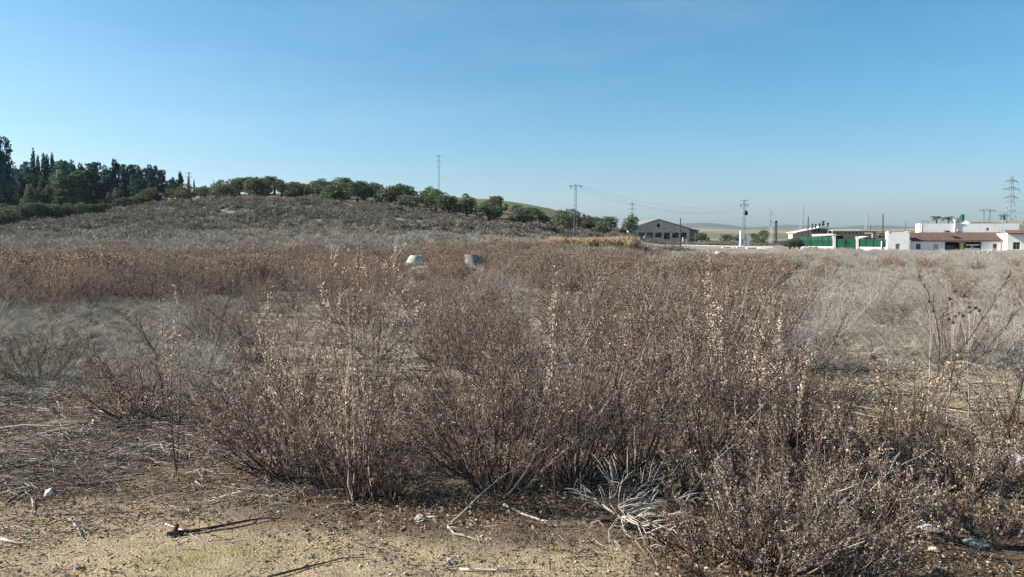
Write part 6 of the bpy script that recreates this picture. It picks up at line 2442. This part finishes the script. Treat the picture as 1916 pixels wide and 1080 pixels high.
M_twigs = leafmat('twig_litter', [(0, (.035, .028, .023)), (.45, (.1, .084, .07)), (.78, (.24, .215, .185)), (.93, (.4, .37, .33)), (1, (.7, .66, .6))], 0, 0)
M_curl = leafmat('leaf_litter_bits', [(0, (.06, .04, .028)), (.5, (.17, .115, .075)), (.88, (.33, .24, .165)), (1, (.55, .46, .36))], .2, 0)
twigs_on_ground(62000, f_left, .0024, .05, .38, M_twigs, 'twig_litter')
twigs_on_ground(42000, f_all, .0018, .03, .2, M_twigs, 'stick_litter', .35)
def f_clear(x, D, px):
    return np.where(((px < 460) | (px > 1420)) & (D > 7), .9, .35) * (.4 + .6 * sstep(-.4, .4, vnoise(x, D, 1.6, 67)))


def area_wide(r, n, a, b, c, d):
    return _ap(r, n, 6, 24, c, d)


_ap, area_pts = area_pts, area_wide
twigs_on_ground(22000, f_clear, .0045, .15, .7, M_twigs, 'fallen_stalks', .5, .02)
area_pts = _ap
# curled dead leaves under the shrubs
n = 190000
x, D, px = area_pts(r6, n, 3.3, 8.5, -100, 2050)
w = .28 + .8 * sstep(480, 700, px + 90 * vnoise(x, D, .8, 64)) * sstep(3.9, 4.4, D + .35 * vnoise(x, D, .5, 65)) + .7 * sstep(1150, 1350, px)
w = np.where((px > 1450) & (D > 6.8), .15, w) * sstep(-.9, .2, vnoise(x, D, .35, 66))
k = r6.uniform(0, 1, n) < w
x, D = x[k], D[k]
n = len(x)
c = np.stack([x, D, H(x, D) + .004 + np.abs(r6.normal(size=n)) * .018], 1)
a = rvec(r6, n) * [1, 1, .6]
a = unit(a)
bb = unit(np.cross(a, rvec(r6, n)))
s = r6.uniform(.005, .015, n)[:, None]
nb = NB()
nb.leaves(c, a * s, bb * s * .5)
o = link('leaf_litter', nb.mesh('leaf_litter', M_curl))
tag(o, kind='stuff')

# gravel: small stones pressed in the sand
M_grav = leafmat('gravel_stone', [(0, (.22, .17, .12)), (.5, (.4, .33, .24)), (1, (.62, .56, .47))], 0, 0)
n = 14000
x, D, px = area_pts(r6, n, 3.2, 9, -100, 2050)
k = r6.uniform(0, 1, n) < np.where(D < 5.2, 1, .5)
x, D = x[k], D[k]
n = len(x)
s = (r6.uniform(.002, .006, n) + (r6.uniform(0, 1, n) < .03) * .009)
c = np.stack([x, D, H(x, D) + s * .2], 1)
oct_ = np.array([(1, 0, 0), (0, 1, 0), (-1, 0, 0), (0, -1, 0), (0, 0, .8), (0, 0, -.8)], float)
V_ = c[:, None] + (oct_[None] * r6.uniform(.6, 1.2, (n, 6, 1))) * s[:, None, None]
fq = np.array([(4, 0, 1, 1), (4, 1, 2, 2), (4, 2, 3, 3), (4, 3, 0, 0)])
me = bpy.data.meshes.new('gravel')
tri = np.array([(4, 0, 1), (4, 1, 2), (4, 2, 3), (4, 3, 0), (5, 1, 0), (5, 2, 1), (5, 3, 2), (5, 0, 3)])
ff = (tri[None] + (np.arange(n) * 6)[:, None, None]).reshape(-1, 3)
me.vertices.add(n * 6)
me.vertices.foreach_set('co', V_.ravel().astype(np.float32))
me.loops.add(len(ff) * 3)
me.loops.foreach_set('vertex_index', ff.ravel().astype(np.int32))
me.polygons.add(len(ff))
me.polygons.foreach_set('loop_start', (np.arange(len(ff)) * 3).astype(np.int32))
me.polygons.foreach_set('loop_total', np.full(len(ff), 3, np.int32))
me.materials.append(M_grav)
me.update(calc_edges=True)
o = link('gravel', me)
tag(o, kind='stuff')

# air
if True:
    o = MB().box(-3500, -60, -45, 4200, 8900, 420).build('haze', M_black)
    o.data.materials.clear()
    hm = bpy.data.materials.new('haze_air')
    hm.use_nodes = True
    n, l = hm.node_tree.nodes, hm.node_tree.links
    n.remove(n['Principled BSDF'])
    pv = n.new('ShaderNodeVolumePrincipled')
    pv.inputs['Color'].default_value = (.8, .88, 1, 1)
    pv.inputs['Density'].default_value = .00005
    pv.inputs['Anisotropy'].default_value = .3
    l.new(pv.outputs[0], n['Material Output'].inputs['Volume'])
    o.data.materials.append(hm)
    tag(o, kind='stuff')
